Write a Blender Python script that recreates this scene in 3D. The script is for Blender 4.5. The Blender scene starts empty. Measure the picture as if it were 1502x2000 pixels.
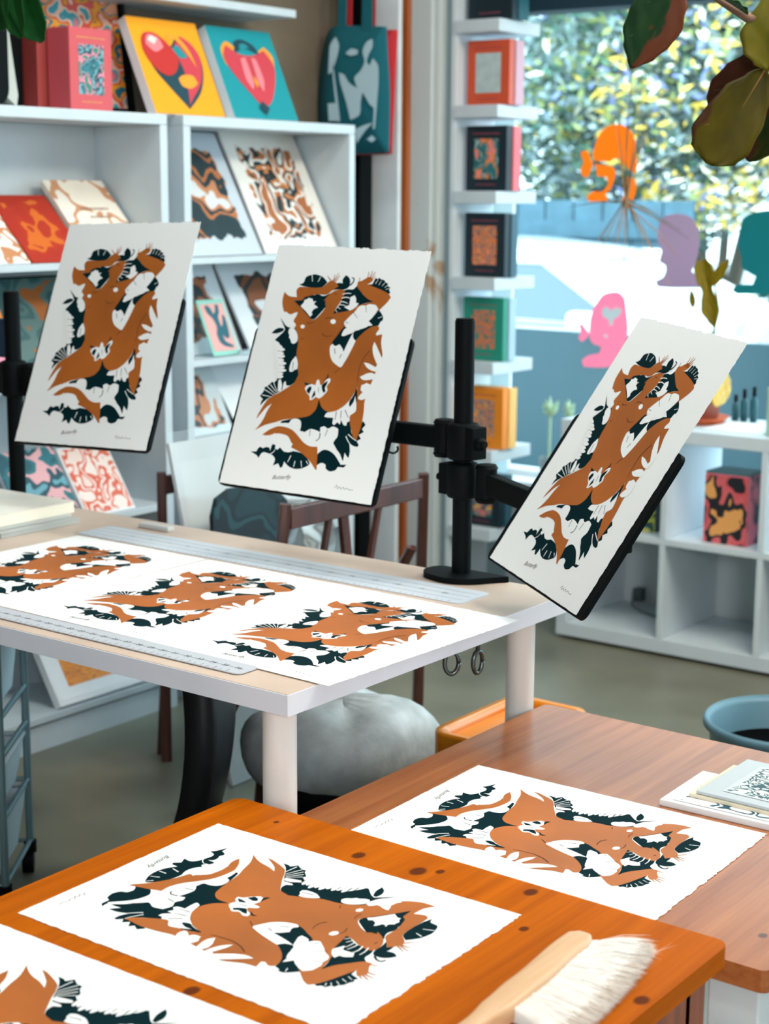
import bpy, math, random
import numpy as np
from mathutils import Vector, Matrix
from mathutils.geometry import tessellate_polygon
random.seed(7)
S = bpy.context.scene
COL = S.collection
# ------------------------------------------------------------------ camera
CAM_Z, PITCH, HEAD, ROLL, FPX = 1.4591, 0.1908, 0.6460, 0.0064, 3233.0
cd = bpy.data.cameras.new('camera'); co = bpy.data.objects.new('camera', cd); COL.objects.link(co)
cd.sensor_fit = 'VERTICAL'; cd.sensor_height = 36.0; cd.lens = FPX * 36.0 / 2000.0
cd.clip_start = 0.05; cd.clip_end = 200
co.matrix_world = (Matrix.Translation((0, 0, CAM_Z)) @ Matrix.Rotation(HEAD, 4, 'Z')
                   @ Matrix.Rotation(math.pi / 2 - PITCH, 4, 'X') @ Matrix.Rotation(ROLL, 4, 'Z'))
cd.dof.use_dof = True; cd.dof.focus_distance = 2.5; cd.dof.aperture_fstop = 5.2
S.camera = co
def at(px, py, ax, val):
    """the point of the room seen at photo pixel (px,py) that lies on the plane axis=val"""
    d = co.matrix_world.to_3x3() @ Vector(((px - 751) / FPX, -(py - 1000) / FPX, -1.0))
    t = (val - (0, 0, CAM_Z)[ax]) / d[ax]
    return Vector((0, 0, CAM_Z)) + d * t
# ------------------------------------------------------------------ light, sky, exposure
S.view_settings.view_transform = 'Standard'; S.view_settings.look = 'None'
S.view_settings.gamma = 1.0; S.view_settings.exposure = 0.27; S.view_settings.use_curve_mapping = False
S.cycles.use_denoising = True
S.cycles.max_bounces = 8; S.cycles.diffuse_bounces = 4; S.cycles.glossy_bounces = 3
S.cycles.transparent_max_bounces = 12; S.cycles.transmission_bounces = 4
S.cycles.sample_clamp_indirect = 6.0; S.cycles.caustics_reflective = False; S.cycles.caustics_refractive = False
WORLD_STRENGTH = 4.6
wd = bpy.data.worlds.new('World'); S.world = wd; wd.use_nodes = True
wb = wd.node_tree.nodes['Background']; wb.inputs[0].default_value = (0.66, 0.88, 1.0, 1); wb.inputs[1].default_value = WORLD_STRENGTH
def lamp(name, kind, loc, target, energy, color, size=0.5, size_y=None, spot=None, blend=0.5):
    l = bpy.data.lights.new(name, kind); o = bpy.data.objects.new(name, l); COL.objects.link(o)
    o.location = loc; o.rotation_euler = (Vector(target) - Vector(loc)).to_track_quat('-Z', 'Y').to_euler()
    l.energy = energy; l.color = color
    if kind == 'AREA':
        l.size = size
        if size_y: l.shape = 'RECTANGLE'; l.size_y = size_y
    elif kind == 'SPOT':
        l.spot_size = spot; l.spot_blend = blend; l.shadow_soft_size = size
    elif kind == 'SUN':
        l.angle = size
    return o
lamp('sun', 'SUN', (-4, 2, 9), (-5.0, 9.0, 0.5), 1.0, (1.0, 0.93, 0.78), 0.3)
lamp('added_front_fill', 'AREA', (1.5, -1.5, 1.95), (-1.8, 2.1, 0.85), 112, (0.985, 0.99, 1.0), 1.5, 1.1)  # added fill from behind the camera
lamp('ceiling_panel', 'AREA', (-0.9, 2.7, 2.88), (-1.1, 2.3, 0), 16, (1.0, 0.97, 0.90), 0.6, 0.4)
lamp('ceiling_panel', 'AREA', (-2.2, 2.8, 2.88), (-2.6, 3.0, 0), 15, (0.92, 0.98, 0.97), 1.2, 0.5)
lamp('ceiling_panel', 'AREA', (-0.6, 3.6, 2.88), (-1.4, 4.2, 0), 50, (1.0, 0.92, 0.78), 1.2, 0.5)
lamp('track_spot', 'SPOT', (-2.1, 1.3, 2.8), (-2.05, 1.95, 0.74), 40, (1.0, 0.95, 0.86), 0.06, spot=0.64, blend=0.7)
lamp('track_spot', 'SPOT', (-0.9, 0.8, 2.8), (-1.12, 1.3, 0.57), 40, (1.0, 0.96, 0.88), 0.10, spot=0.72, blend=0.8)
# ------------------------------------------------------------------ materials
def lin(c):
    return tuple(((x / 255) / 12.92 if x / 255 <= .04045 else ((x / 255 + .055) / 1.055) ** 2.4) for x in c) + (1.0,)
MATS = {}
def mat(name, rgb, rough=0.5, metal=0.0, spec=0.5, emit=None, var=0.0, scale=8.0, bump=0.0, bscale=60.0, coat=0.0, alpha=1.0):
    if name in MATS: return MATS[name]
    m = bpy.data.materials.new(name); m.use_nodes = True; nt = m.node_tree; p = nt.nodes['Principled BSDF']
    p.inputs['Base Color'].default_value = lin(rgb); p.inputs['Roughness'].default_value = rough
    p.inputs['Metallic'].default_value = metal; p.inputs['Specular IOR Level'].default_value = spec
    p.inputs['Coat Weight'].default_value = coat; p.inputs['Alpha'].default_value = alpha
    tc = nt.nodes.new('ShaderNodeTexCoord')
    if var > 0:
        n = nt.nodes.new('ShaderNodeTexNoise'); n.inputs['Scale'].default_value = scale; n.inputs['Detail'].default_value = 5
        r = nt.nodes.new('ShaderNodeValToRGB')
        a = tuple(max(0, x * (1 - var)) for x in rgb); b = tuple(min(255, x * (1 + var)) for x in rgb)
        r.color_ramp.elements[0].position = .3; r.color_ramp.elements[1].position = .7
        r.color_ramp.elements[0].color = lin(a); r.color_ramp.elements[1].color = lin(b)
        nt.links.new(tc.outputs['Object'], n.inputs['Vector']); nt.links.new(n.outputs['Fac'], r.inputs['Fac'])
        nt.links.new(r.outputs['Color'], p.inputs['Base Color'])
    if bump > 0:
        n = nt.nodes.new('ShaderNodeTexNoise'); n.inputs['Scale'].default_value = bscale; n.inputs['Detail'].default_value = 6
        b = nt.nodes.new('ShaderNodeBump'); b.inputs['Strength'].default_value = bump; b.inputs['Distance'].default_value = .004
        nt.links.new(tc.outputs['Object'], n.inputs['Vector']); nt.links.new(n.outputs['Fac'], b.inputs['Height'])
        nt.links.new(b.outputs['Normal'], p.inputs['Normal'])
    if emit: p.inputs['Emission Color'].default_value = lin(emit[0]); p.inputs['Emission Strength'].default_value = emit[1]
    MATS[name] = m; return m
def wood(name, dark, light, rough=.3, axis='Y', knots=(), coat=.3, sc=1.0, spec=.5):
    m = bpy.data.materials.new(name); m.use_nodes = True; nt = m.node_tree; L = nt.links.new; p = nt.nodes['Principled BSDF']
    tc = nt.nodes.new('ShaderNodeTexCoord'); g = nt.nodes.new('ShaderNodeNewGeometry')
    mp = nt.nodes.new('ShaderNodeMapping')
    s = {'X': (1.2, 22, 22), 'Y': (22, 1.2, 22), 'Z': (22, 22, 1.2)}[axis]; mp.inputs['Scale'].default_value = tuple(a * sc for a in s)
    L(g.outputs['Position'], mp.inputs['Vector'])
    n = nt.nodes.new('ShaderNodeTexNoise'); n.inputs['Scale'].default_value = 1.6; n.inputs['Detail'].default_value = 6; n.inputs['Distortion'].default_value = .6
    L(mp.outputs['Vector'], n.inputs['Vector'])
    mp2 = nt.nodes.new('ShaderNodeMapping'); mp2.inputs['Scale'].default_value = tuple(a * 7 if a > 2 else a * 2 for a in s)
    L(g.outputs['Position'], mp2.inputs['Vector'])
    n2 = nt.nodes.new('ShaderNodeTexNoise'); n2.inputs['Scale'].default_value = 1.2; n2.inputs['Detail'].default_value = 3
    L(mp2.outputs['Vector'], n2.inputs['Vector'])
    ad = nt.nodes.new('ShaderNodeMath'); ad.operation = 'MULTIPLY_ADD'; ad.inputs[1].default_value = .35
    L(n2.outputs['Fac'], ad.inputs[0]); L(n.outputs['Fac'], ad.inputs[2])
    r = nt.nodes.new('ShaderNodeValToRGB'); r.color_ramp.elements[0].position = .42; r.color_ramp.elements[1].position = .85
    r.color_ramp.elements[0].color = lin(dark); r.color_ramp.elements[1].color = lin(light); L(ad.outputs[0], r.inputs['Fac'])
    col = r.outputs['Color']
    for (kx, ky, kz, rad) in knots:
        vs = nt.nodes.new('ShaderNodeVectorMath'); vs.operation = 'SUBTRACT'; vs.inputs[1].default_value = (kx, ky, kz); L(g.outputs['Position'], vs.inputs[0])
        vm = nt.nodes.new('ShaderNodeVectorMath'); vm.operation = 'MULTIPLY'; vm.inputs[1].default_value = (1, .75, .4); L(vs.outputs[0], vm.inputs[0])
        le = nt.nodes.new('ShaderNodeVectorMath'); le.operation = 'LENGTH'; L(vm.outputs[0], le.inputs[0])
        mr = nt.nodes.new('ShaderNodeMapRange'); mr.inputs['From Min'].default_value = rad * .75; mr.inputs['From Max'].default_value = rad * 1.15
        mr.inputs['To Min'].default_value = .85; mr.inputs['To Max'].default_value = 0; L(le.outputs['Value'], mr.inputs['Value'])
        mx = nt.nodes.new('ShaderNodeMix'); mx.data_type = 'RGBA'; L(mr.outputs[0], mx.inputs['Factor']); L(col, mx.inputs['A'])
        mx.inputs['B'].default_value = lin((70, 28, 14)); col = mx.outputs['Result']
    p.inputs['Specular IOR Level'].default_value = spec; L(col, p.inputs['Base Color']); p.inputs['Roughness'].default_value = rough; p.inputs['Coat Weight'].default_value = coat; p.inputs['Coat Roughness'].default_value = .25
    b = nt.nodes.new('ShaderNodeBump'); b.inputs['Strength'].default_value = .08; b.inputs['Distance'].default_value = .002
    L(n2.outputs['Fac'], b.inputs['Height']); L(b.outputs['Normal'], p.inputs['Normal'])
    MATS[name] = m; return m
def art(name, cols, scale=4.0, margin=0.0, paper=(235, 236, 234), seed=0.0, rough=.5, dist=1.2, wob=.12, stretch=(1, 1, 1)):
    """an abstract printed picture: flat ink patches on paper, laid out in the picture's own 0..1 coordinates"""
    if name in MATS: return MATS[name]
    m = bpy.data.materials.new(name); m.use_nodes = True; nt = m.node_tree; L = nt.links.new; p = nt.nodes['Principled BSDF']
    uv = nt.nodes.new('ShaderNodeUVMap'); mp = nt.nodes.new('ShaderNodeMapping'); mp.inputs['Location'].default_value = (seed, seed * 1.7, seed * .3)
    mp.inputs['Scale'].default_value = stretch
    L(uv.outputs[0], mp.inputs['Vector'])
    n = nt.nodes.new('ShaderNodeTexNoise'); n.inputs['Scale'].default_value = scale; n.inputs['Detail'].default_value = 1.5; n.inputs['Distortion'].default_value = dist
    n.inputs['Distortion'].default_value = dist * .13
    L(mp.outputs['Vector'], n.inputs['Vector'])
    r = nt.nodes.new('ShaderNodeValToRGB'); r.color_ramp.interpolation = 'CONSTANT'; k = len(cols)
    while len(r.color_ramp.elements) < k: r.color_ramp.elements.new(.5)
    for i, c in enumerate(cols):
        r.color_ramp.elements[i].position = 0 if i == 0 else .33 + .34 * (i - .0) / k; r.color_ramp.elements[i].color = lin(c)
    L(n.outputs['Fac'], r.inputs['Fac']); col = r.outputs['Color']
    if margin > 0:
        vs = nt.nodes.new('ShaderNodeVectorMath'); vs.operation = 'SUBTRACT'; vs.inputs[1].default_value = (.5, .5, 0); L(uv.outputs[0], vs.inputs[0])
        ab = nt.nodes.new('ShaderNodeVectorMath'); ab.operation = 'ABSOLUTE'; L(vs.outputs[0], ab.inputs[0])
        sx = nt.nodes.new('ShaderNodeSeparateXYZ'); L(ab.outputs[0], sx.inputs[0])
        mxm = nt.nodes.new('ShaderNodeMath'); mxm.operation = 'MAXIMUM'; L(sx.outputs[0], mxm.inputs[0]); L(sx.outputs[1], mxm.inputs[1])
        n2 = nt.nodes.new('ShaderNodeTexNoise'); n2.inputs['Scale'].default_value = scale * 2.2; L(mp.outputs['Vector'], n2.inputs['Vector'])
        ma = nt.nodes.new('ShaderNodeMath'); ma.operation = 'MULTIPLY_ADD'; ma.inputs[1].default_value = wob * 2; L(n2.outputs['Fac'], ma.inputs[0]); L(mxm.outputs[0], ma.inputs[2])
        gt = nt.nodes.new('ShaderNodeMath'); gt.operation = 'GREATER_THAN'; gt.inputs[1].default_value = .5 - margin + wob; L(ma.outputs[0], gt.inputs[0])
        mx = nt.nodes.new('ShaderNodeMix'); mx.data_type = 'RGBA'; L(gt.outputs[0], mx.inputs['Factor']); L(col, mx.inputs['A']); mx.inputs['B'].default_value = lin(paper); col = mx.outputs['Result']
    L(col, p.inputs['Base Color']); p.inputs['Roughness'].default_value = rough
    MATS[name] = m; return m
def glassy(name, tint=(1, 1, 1), refl=.08, rough=.02, mixw=0.0):
    m = bpy.data.materials.new(name); m.use_nodes = True; nt = m.node_tree; L = nt.links.new
    out = nt.nodes['Material Output']; nt.nodes.remove(nt.nodes['Principled BSDF'])
    t = nt.nodes.new('ShaderNodeBsdfTransparent'); t.inputs[0].default_value = (*tint, 1)
    g = nt.nodes.new('ShaderNodeBsdfGlossy'); g.inputs['Roughness'].default_value = rough
    fr = nt.nodes.new('ShaderNodeLayerWeight'); fr.inputs[0].default_value = .25
    mu = nt.nodes.new('ShaderNodeMath'); mu.operation = 'MULTIPLY'; mu.inputs[1].default_value = refl * 3; L(fr.outputs['Fresnel'], mu.inputs[0])
    mx = nt.nodes.new('ShaderNodeMixShader'); L(mu.outputs[0], mx.inputs[0]); L(t.outputs[0], mx.inputs[1]); L(g.outputs[0], mx.inputs[2])
    res = mx.outputs[0]
    if mixw:
        d = nt.nodes.new('ShaderNodeBsdfDiffuse'); d.inputs[0].default_value = (*tint, 1)
        m2 = nt.nodes.new('ShaderNodeMixShader'); m2.inputs[0].default_value = mixw; L(res, m2.inputs[1]); L(d.outputs[0], m2.inputs[2]); res = m2.outputs[0]
    L(res, out.inputs[0]); MATS[name] = m; return m
PAPER = mat('paper_white', (244, 248, 248), .85, spec=.2, bump=.05, bscale=300)
INK = mat('ink_dark', (2, 36, 42), .75, spec=.06)
COPPER = mat('ink_copper', (186, 104, 38), .48, metal=.25, var=.10, scale=4.5)
LINE = mat('ink_line', (60, 52, 44), .6)
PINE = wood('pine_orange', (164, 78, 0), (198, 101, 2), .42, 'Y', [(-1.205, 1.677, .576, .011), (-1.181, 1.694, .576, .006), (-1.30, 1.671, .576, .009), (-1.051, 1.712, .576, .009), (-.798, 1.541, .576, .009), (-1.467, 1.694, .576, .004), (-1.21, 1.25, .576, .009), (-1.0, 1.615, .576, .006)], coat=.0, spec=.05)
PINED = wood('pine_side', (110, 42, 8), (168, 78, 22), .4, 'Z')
OAK = wood('table_brown', (148, 78, 34), (186, 116, 66), .32, 'Y', [(-.80, 1.87, .53, .006)], coat=.12)
BEECH = wood('beech', (206, 158, 112), (228, 188, 146), .45, 'Y', coat=.1)
WALNUT = wood('chair_brown', (44, 20, 16), (86, 42, 32), .4, 'Z')
LAM = mat('white_laminate', (224, 228, 238), .35, var=.02)
LAMTOP = mat('table_top_worn', (208, 188, 172), .38, var=.05, scale=5)
LEGW = mat('leg_white', (232, 230, 226), .35)
SHELFW = mat('shelf_white', (198, 210, 216), .45, var=.02)
BLACK = mat('black_metal', (2, 8, 11), .6, spec=.12, bump=.1, bscale=400)
BLACKP = mat('black_plastic', (2, 8, 11), .6, spec=.12)
STEEL = mat('steel_teal', (120, 150, 158), .35, metal=.5)
CHROME = mat('chrome', (150, 155, 155), .2, metal=1)
TEAL = mat('teal_cloth', (0, 92, 104), .9)
RED = mat('red_cloth', (190, 40, 48), .9)
PINK = mat('pink_box', (206, 84, 92), .6)
PINKD = mat('pink_spine', (160, 62, 58), .6)
WHITE = mat('white_paint', (235, 238, 240), .5)
CREAM = mat('cream_pages', (236, 226, 200), .8)
GLASS = glassy('window_glass', (.96, 1, 1), .06)
CLEAR = glassy('clear_plastic', (.93, .97, .98), .3, .08, .1)
# ------------------------------------------------------------------ mesh builder
WL = {}
class MB:
    def __init__(s): s.v, s.f, s.m, s.s, s.uv = [], [], [], [], []
    def add(s, vs, fs, m=0, sm=False, uvs=None):
        o = len(s.v); s.v += [Vector(p) for p in vs]
        for i, f in enumerate(fs):
            s.f.append(tuple(o + k for k in f)); s.m.append(m); s.s.append(sm); s.uv.append(uvs[i] if uvs else None)
        return s
    def box(s, x0, x1, y0, y1, z0, z1, m=0):
        c = Vector(((x0 + x1) / 2, (y0 + y1) / 2, (z0 + z1) / 2))
        return s.obox(c, Vector((abs(x1 - x0) / 2, 0, 0)), Vector((0, abs(y1 - y0) / 2, 0)), Vector((0, 0, abs(z1 - z0) / 2)), m)
    def obox(s, c, a, b, d, m=0):
        c, a, b, d = Vector(c), Vector(a), Vector(b), Vector(d)
        vs = [c + i * a + j * b + k * d for k in (-1, 1) for j in (-1, 1) for i in (-1, 1)]
        return s.add(vs, [(0, 2, 3, 1), (4, 5, 7, 6), (0, 1, 5, 4), (2, 6, 7, 3), (0, 4, 6, 2), (1, 3, 7, 5)], m)
    def quad(s, a, b, c, d, m=0): return s.add([a, b, c, d], [(0, 1, 2, 3)], m, False, [((0, 0), (1, 0), (1, 1), (0, 1))])
    def tube(s, pts, r, n=12, m=0, caps=True, flat=None):
        pts = [Vector(p) for p in pts]; k = len(pts); rs = r if isinstance(r, (list, tuple)) else [r] * k
        vs, fs, up = [], [], None
        for i, p in enumerate(pts):
            t = (pts[min(i + 1, k - 1)] - pts[max(i - 1, 0)]).normalized()
            if up is None: up = Vector((0, 0, 1)) if abs(t.z) < .9 else Vector((1, 0, 0))
            a = t.cross(up).normalized(); b = a.cross(t).normalized(); up = b
            for j in range(n):
                w = 2 * math.pi * j / n; vs.append(p + rs[i] * (a * math.cos(w) + b * math.sin(w) * (flat or 1)))
        for i in range(k - 1):
            for j in range(n): fs.append((i * n + j, i * n + (j + 1) % n, (i + 1) * n + (j + 1) % n, (i + 1) * n + j))
        s.add(vs, fs, m, True)
        if caps:
            s.add(vs[:n], [tuple(range(n))[::-1]], m); s.add(vs[-n:], [tuple(range(n))], m)
        return s
    def lathe(s, prof, c, n=32, m=0):
        c = Vector(c); vs = [c + Vector((r * math.cos(2 * math.pi * j / n), r * math.sin(2 * math.pi * j / n), z)) for r, z in prof for j in range(n)]
        fs = [(i * n + j, i * n + (j + 1) % n, (i + 1) * n + (j + 1) % n, (i + 1) * n + j) for i in range(len(prof) - 1) for j in range(n)]
        return s.add(vs, fs, m, True)
    def poly(s, pts, m=0):
        pts = [Vector(p) for p in pts]; return s.add(pts, [tuple(t) for t in tessellate_polygon([pts])], m)
    def prism(s, pts, h, m=0, mside=None):
        """pts: closed 3D outline, h: thickness vector (from the outline downwards)"""
        pts = [Vector(p) for p in pts]; h = Vector(h); n = len(pts); tri = [tuple(t) for t in tessellate_polygon([pts])]
        s.add(pts, tri, m); s.add([p + h for p in pts], [t[::-1] for t in tri], m if mside is None else mside)
        return s.add(pts + [p + h for p in pts], [(i, (i + 1) % n, n + (i + 1) % n, n + i) for i in range(n)], m if mside is None else mside)
    def grid(s, rows, m=0, close=False):
        k, n = len(rows), len(rows[0]); vs = [p for r in rows for p in r]
        return s.add(vs, [(i * n + j, i * n + j + 1, (i + 1) * n + j + 1, (i + 1) * n + j) for i in range(k - 1) for j in range(n - 1)], m, True)
    def mesh(s, name, mats, off):
        me = bpy.data.meshes.new(name); me.from_pydata([tuple(p - off) for p in s.v], [], s.f)
        for q in mats: me.materials.append(q)
        me.polygons.foreach_set('material_index', s.m); me.polygons.foreach_set('use_smooth', s.s)
        if any(s.uv):
            lay = me.uv_layers.new(name='UVMap')
            for p, u in zip(me.polygons, s.uv):
                if u:
                    for li, w in zip(p.loop_indices, u): lay.data[li].uv = w
        me.update(); return me
    def build(s, name, mats, parent=None, bevel=0, local=False, solid=0, weld=False):
        if not isinstance(mats, (list, tuple)): mats = [mats]
        if local: off = Vector((0, 0, 0))
        else:
            xs = np.array([tuple(p) for p in s.v]); a, b = xs.min(0), xs.max(0); off = Vector(((a[0] + b[0]) / 2, (a[1] + b[1]) / 2, a[2]))
        o = bpy.data.objects.new(name, s.mesh(name, mats, off)); COL.objects.link(o)
        if not local:
            o.location = off - (WL[parent.name] if parent else Vector((0, 0, 0)))
        WL[o.name] = off
        if parent: o.parent = parent
        if weld: w = o.modifiers.new('weld', 'WELD'); w.merge_threshold = .0002
        if solid: w = o.modifiers.new('solid', 'SOLIDIFY'); w.thickness = solid; w.offset = 0
        if bevel:
            w = o.modifiers.new('bevel', 'BEVEL'); w.width = bevel; w.segments = 2; w.limit_method = 'ANGLE'; w.angle_limit = .6
        return o
def thing(name, label, cat, loc=(0, 0, 0), group=None):
    o = bpy.data.objects.new(name, None); COL.objects.link(o); o.location = loc; o.empty_display_size = .05
    WL[o.name] = Vector(loc); return tag(o, label, cat, group)
def tag(o, label, cat, group=None, kind=None):
    o['label'] = label; o['category'] = cat
    if group: o['group'] = group
    if kind: o['kind'] = kind
    return o
def struct(o): o['kind'] = 'structure'; return o
def rrect(x0, x1, y0, y1, r, n=5):
    out = []
    for cx, cy, a0 in ((x1 - r, y0 + r, -90), (x1 - r, y1 - r, 0), (x0 + r, y1 - r, 90), (x0 + r, y0 + r, 180)):
        for i in range(n + 1):
            a = math.radians(a0 + 90 * i / n); out.append((cx + r * math.cos(a), cy + r * math.sin(a)))
    return out
def smooth(pts, closed=True, k=3, sharp=75):
    """round an outline with a Catmull-Rom curve, keeping corners sharper than `sharp` degrees"""
    P = [Vector(p) for p in pts]; n = len(P); T = []
    for i in range(n):
        a, b, c = P[(i - 1) % n], P[i], P[(i + 1) % n]; u, w = (b - a), (c - b)
        ang = math.degrees(u.angle(w)) if u.length > 1e-9 and w.length > 1e-9 else 0
        T.append(Vector((0, 0)) if (ang > sharp or (not closed and i in (0, n - 1))) else (c - a) * .5 * min(1, 2 * min(u.length, w.length) / max(1e-9, (c - a).length)))
    out = []
    for i in range(n if closed else n - 1):
        p, q, t0, t1 = P[i], P[(i + 1) % n], T[i], T[(i + 1) % n]
        for j in range(k):
            t = j / k; out.append(p * (2 * t ** 3 - 3 * t * t + 1) + t0 * (t ** 3 - 2 * t * t + t) + q * (-2 * t ** 3 + 3 * t * t) + t1 * (t ** 3 - t * t))
    if not closed: out.append(P[-1])
    return out
def stroke(pts, w0, w1=None):
    """a tapering pen stroke as an outline"""
    P = smooth(pts, False, 4, 170); n = len(P); w1 = w0 if w1 is None else w1; a, b = [], []
    for i, p in enumerate(P):
        t = (P[min(i + 1, n - 1)] - P[max(i - 1, 0)]); t = t.normalized() if t.length > 1e-9 else Vector((1, 0)); nn = Vector((-t.y, t.x)); w = (w0 + (w1 - w0) * i / (n - 1)) / 2
        a.append(p + nn * w); b.append(p - nn * w)
    return a + b[::-1]
def slab(bl, br, tl, th):
    bl, br, tl = Vector(bl), Vector(br), Vector(tl); ex, ey = br - bl, tl - bl; n = ex.cross(ey).normalized()
    mb = MB(); mb.obox(bl + ex / 2 + ey / 2 - n * th / 2, ex / 2, ey / 2, n * th / 2); return mb, bl, ex, ey, n
def picture(name, label, cat, bl, br, tl, th, body, art_m, mx=.0, my=.0, group=None, frame=None, bodyname='board', bevel=.001):
    """a flat picture or card: body with its printed face, standing or leaning where it belongs"""
    mb, b, ex, ey, n = slab(bl, br, tl, th)
    t = thing(name, label, cat, (b + ex / 2), group); mb.build(bodyname, body, t, bevel)
    if frame:
        f = MB(); w = frame[1]; lx, ly = ex.normalized() * w, ey.normalized() * w
        for (c, hx, hy) in ((b + ex / 2 + ly / 2, ex / 2, ly / 2), (b + ex / 2 + ey - ly / 2, ex / 2, ly / 2), (b + lx / 2 + ey / 2, lx / 2, ey / 2 - ly), (b + ex - lx / 2 + ey / 2, lx / 2, ey / 2 - ly)):
            f.obox(c + n * .006, hx, hy, n * .006)
        f.build('frame', frame[0], t, .001)
    a = MB(); q = b + n * .0008; a.quad(q + ex * mx + ey * my, q + ex * (1 - mx) + ey * my, q + ex * (1 - mx) + ey * (1 - my), q + ex * mx + ey * (1 - my)); a.build('printed_image', art_m, t)
    return t, b, ex, ey, n
def inklines(t, b, ex, ey, n, m, rows, name='lettering'):
    """rows of tiny illegible print, as thin broken strokes: (u0,u1,v,h)"""
    for (u0, u1, v, h) in rows:
        u = u0; mb = MB()
        while u < u1:
            w = random.uniform(.012, .03); e = min(u1, u + w); q = b + n * .0012
            mb.quad(q + ex * u + ey * v, q + ex * e + ey * v, q + ex * e + ey * (v + h), q + ex * u + ey * (v + h)); u = e + random.uniform(.006, .014)
        mb.build(name, m, t)
def text_pts(body, size):
    c = bpy.data.curves.new('txt', 'FONT'); c.body = body; c.size = size; c.align_x = 'CENTER'; c.align_y = 'CENTER'; c.resolution_u = 2
    o = bpy.data.objects.new('txt', c); me = o.to_mesh(); vs = [v.co.copy() for v in me.vertices]; fs = [tuple(p.vertices) for p in me.polygons]
    o.to_mesh_clear(); bpy.data.objects.remove(o); bpy.data.curves.remove(c); return vs, fs
# ================================================================== setting
GLASS_Y, WALL_X = 5.10, -3.52
FLOORM = mat('concrete_floor', (116, 116, 100), .36, var=.20, scale=1.6, bump=.05, bscale=20)
struct(MB().box(-3.7, 2.6, -1.6, 5.3, -.06, 0).build('floor', FLOORM))
struct(MB().box(-3.7, 2.6, -1.6, 5.3, 2.95, 3.0).build('ceiling', WHITE))
struct(MB().box(-3.7, WALL_X, -1.6, 5.3, 0, 2.95).build('wall_left', mat('wall_umber', (104, 92, 76), .8, var=.12, scale=3)))
struct(MB().box(2.5, 2.6, -1.6, 5.3, 0, 2.95).build('wall_right', WHITE))
struct(MB().box(-3.7, 2.6, -1.7, -1.6, 0, 2.95).build('wall_back', WHITE))
w = MB(); w.box(WALL_X, 2.5, 5.03, 5.2, 0, .42); w.box(WALL_X, 2.5, 5.03, 5.2, 2.35, 2.95); w.box(WALL_X, -3.34, 5.03, 5.2, .42, 2.35); w.box(1.2, 2.5, 5.03, 5.2, .42, 2.35)
struct(w.build('wall_window', mat('wall_pale', (206, 214, 216), .7)))
struct(MB().box(-3.34, 1.2, GLASS_Y - .003, GLASS_Y + .003, .42, 2.35).build('window_1', GLASS))
w = MB(); w.box(-3.34, 1.2, 5.06, 5.14, .42, .47); w.box(-3.34, 1.2, 5.06, 5.14, 2.30, 2.35); w.box(-3.34, -3.29, 5.06, 5.14, .47, 2.30); w.box(-.9, -.84, 5.06, 5.14, .47, 2.30)
struct(w.build('trim_1', WHITE, bevel=.004))
# pier at the corner: white board, dark gap, brown strip, peeling jamb
w = MB(); w.box(WALL_X, -3.347, 4.50, 4.52, 0, 2.95); struct(w.build('trim_2', mat('board_white', (226, 235, 240), .55, var=.03), bevel=.002))
w = MB(); w.box(-3.405, -3.372, 4.585, 4.62, 0, 2.95); struct(w.build('trim_3', wood('trim_wood', (150, 72, 30), (196, 108, 54), .5, 'Z'), bevel=.002))
PEEL = mat('peeling_paint', (196, 204, 204), .7)
nt = PEEL.node_tree; n_ = nt.nodes.new('ShaderNodeTexNoise'); n_.inputs['Scale'].default_value = 5; n_.inputs['Detail'].default_value = 6; n_.inputs['Distortion'].default_value = .6
g_ = nt.nodes.new('ShaderNodeNewGeometry'); r_ = nt.nodes.new('ShaderNodeValToRGB'); r_.color_ramp.elements[0].position = .62; r_.color_ramp.elements[1].position = .68
r_.color_ramp.elements[0].color = lin((198, 206, 206)); r_.color_ramp.elements[1].color = lin((176, 150, 124))
nt.links.new(g_.outputs['Position'], n_.inputs['Vector']); nt.links.new(n_.outputs['Fac'], r_.inputs['Fac']); nt.links.new(r_.outputs['Color'], nt.nodes['Principled BSDF'].inputs['Base Color'])
struct(MB().box(-3.44, -3.392, 4.55, 4.57, 0, 2.95).build('gap_shade_strip', BLACKP))  # black strip behind the boards, standing in for the gap's shade
w = MB(); w.box(-3.372, -3.285, 4.60, 4.66, 0, 2.95); w.box(-3.285, -3.262, 4.615, 4.66, 0, 2.95); struct(w.build('trim_4', PEEL, bevel=.004))
w = MB(); w.box(WALL_X, -3.405, 4.62, 4.70, 0, 2.95); w.box(WALL_X, -3.23, 4.66, 5.03, 0, 2.95); struct(w.build('trim_5', mat('jamb_grey', (150, 172, 178), .6)))
tag(MB().box(-3.475, -3.41, 4.38, 4.445, 0, 2.9).build('corner_post', BLACKP, bevel=.003), 'tall black post in the corner behind the hanging tote bags', 'post')
struct(MB().box(-3.3, 2.4, 4.93, 5.05, 2.06, 2.34).build('trim_6', mat('blind_navy', (6, 44, 58), .7), bevel=.004))
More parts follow.
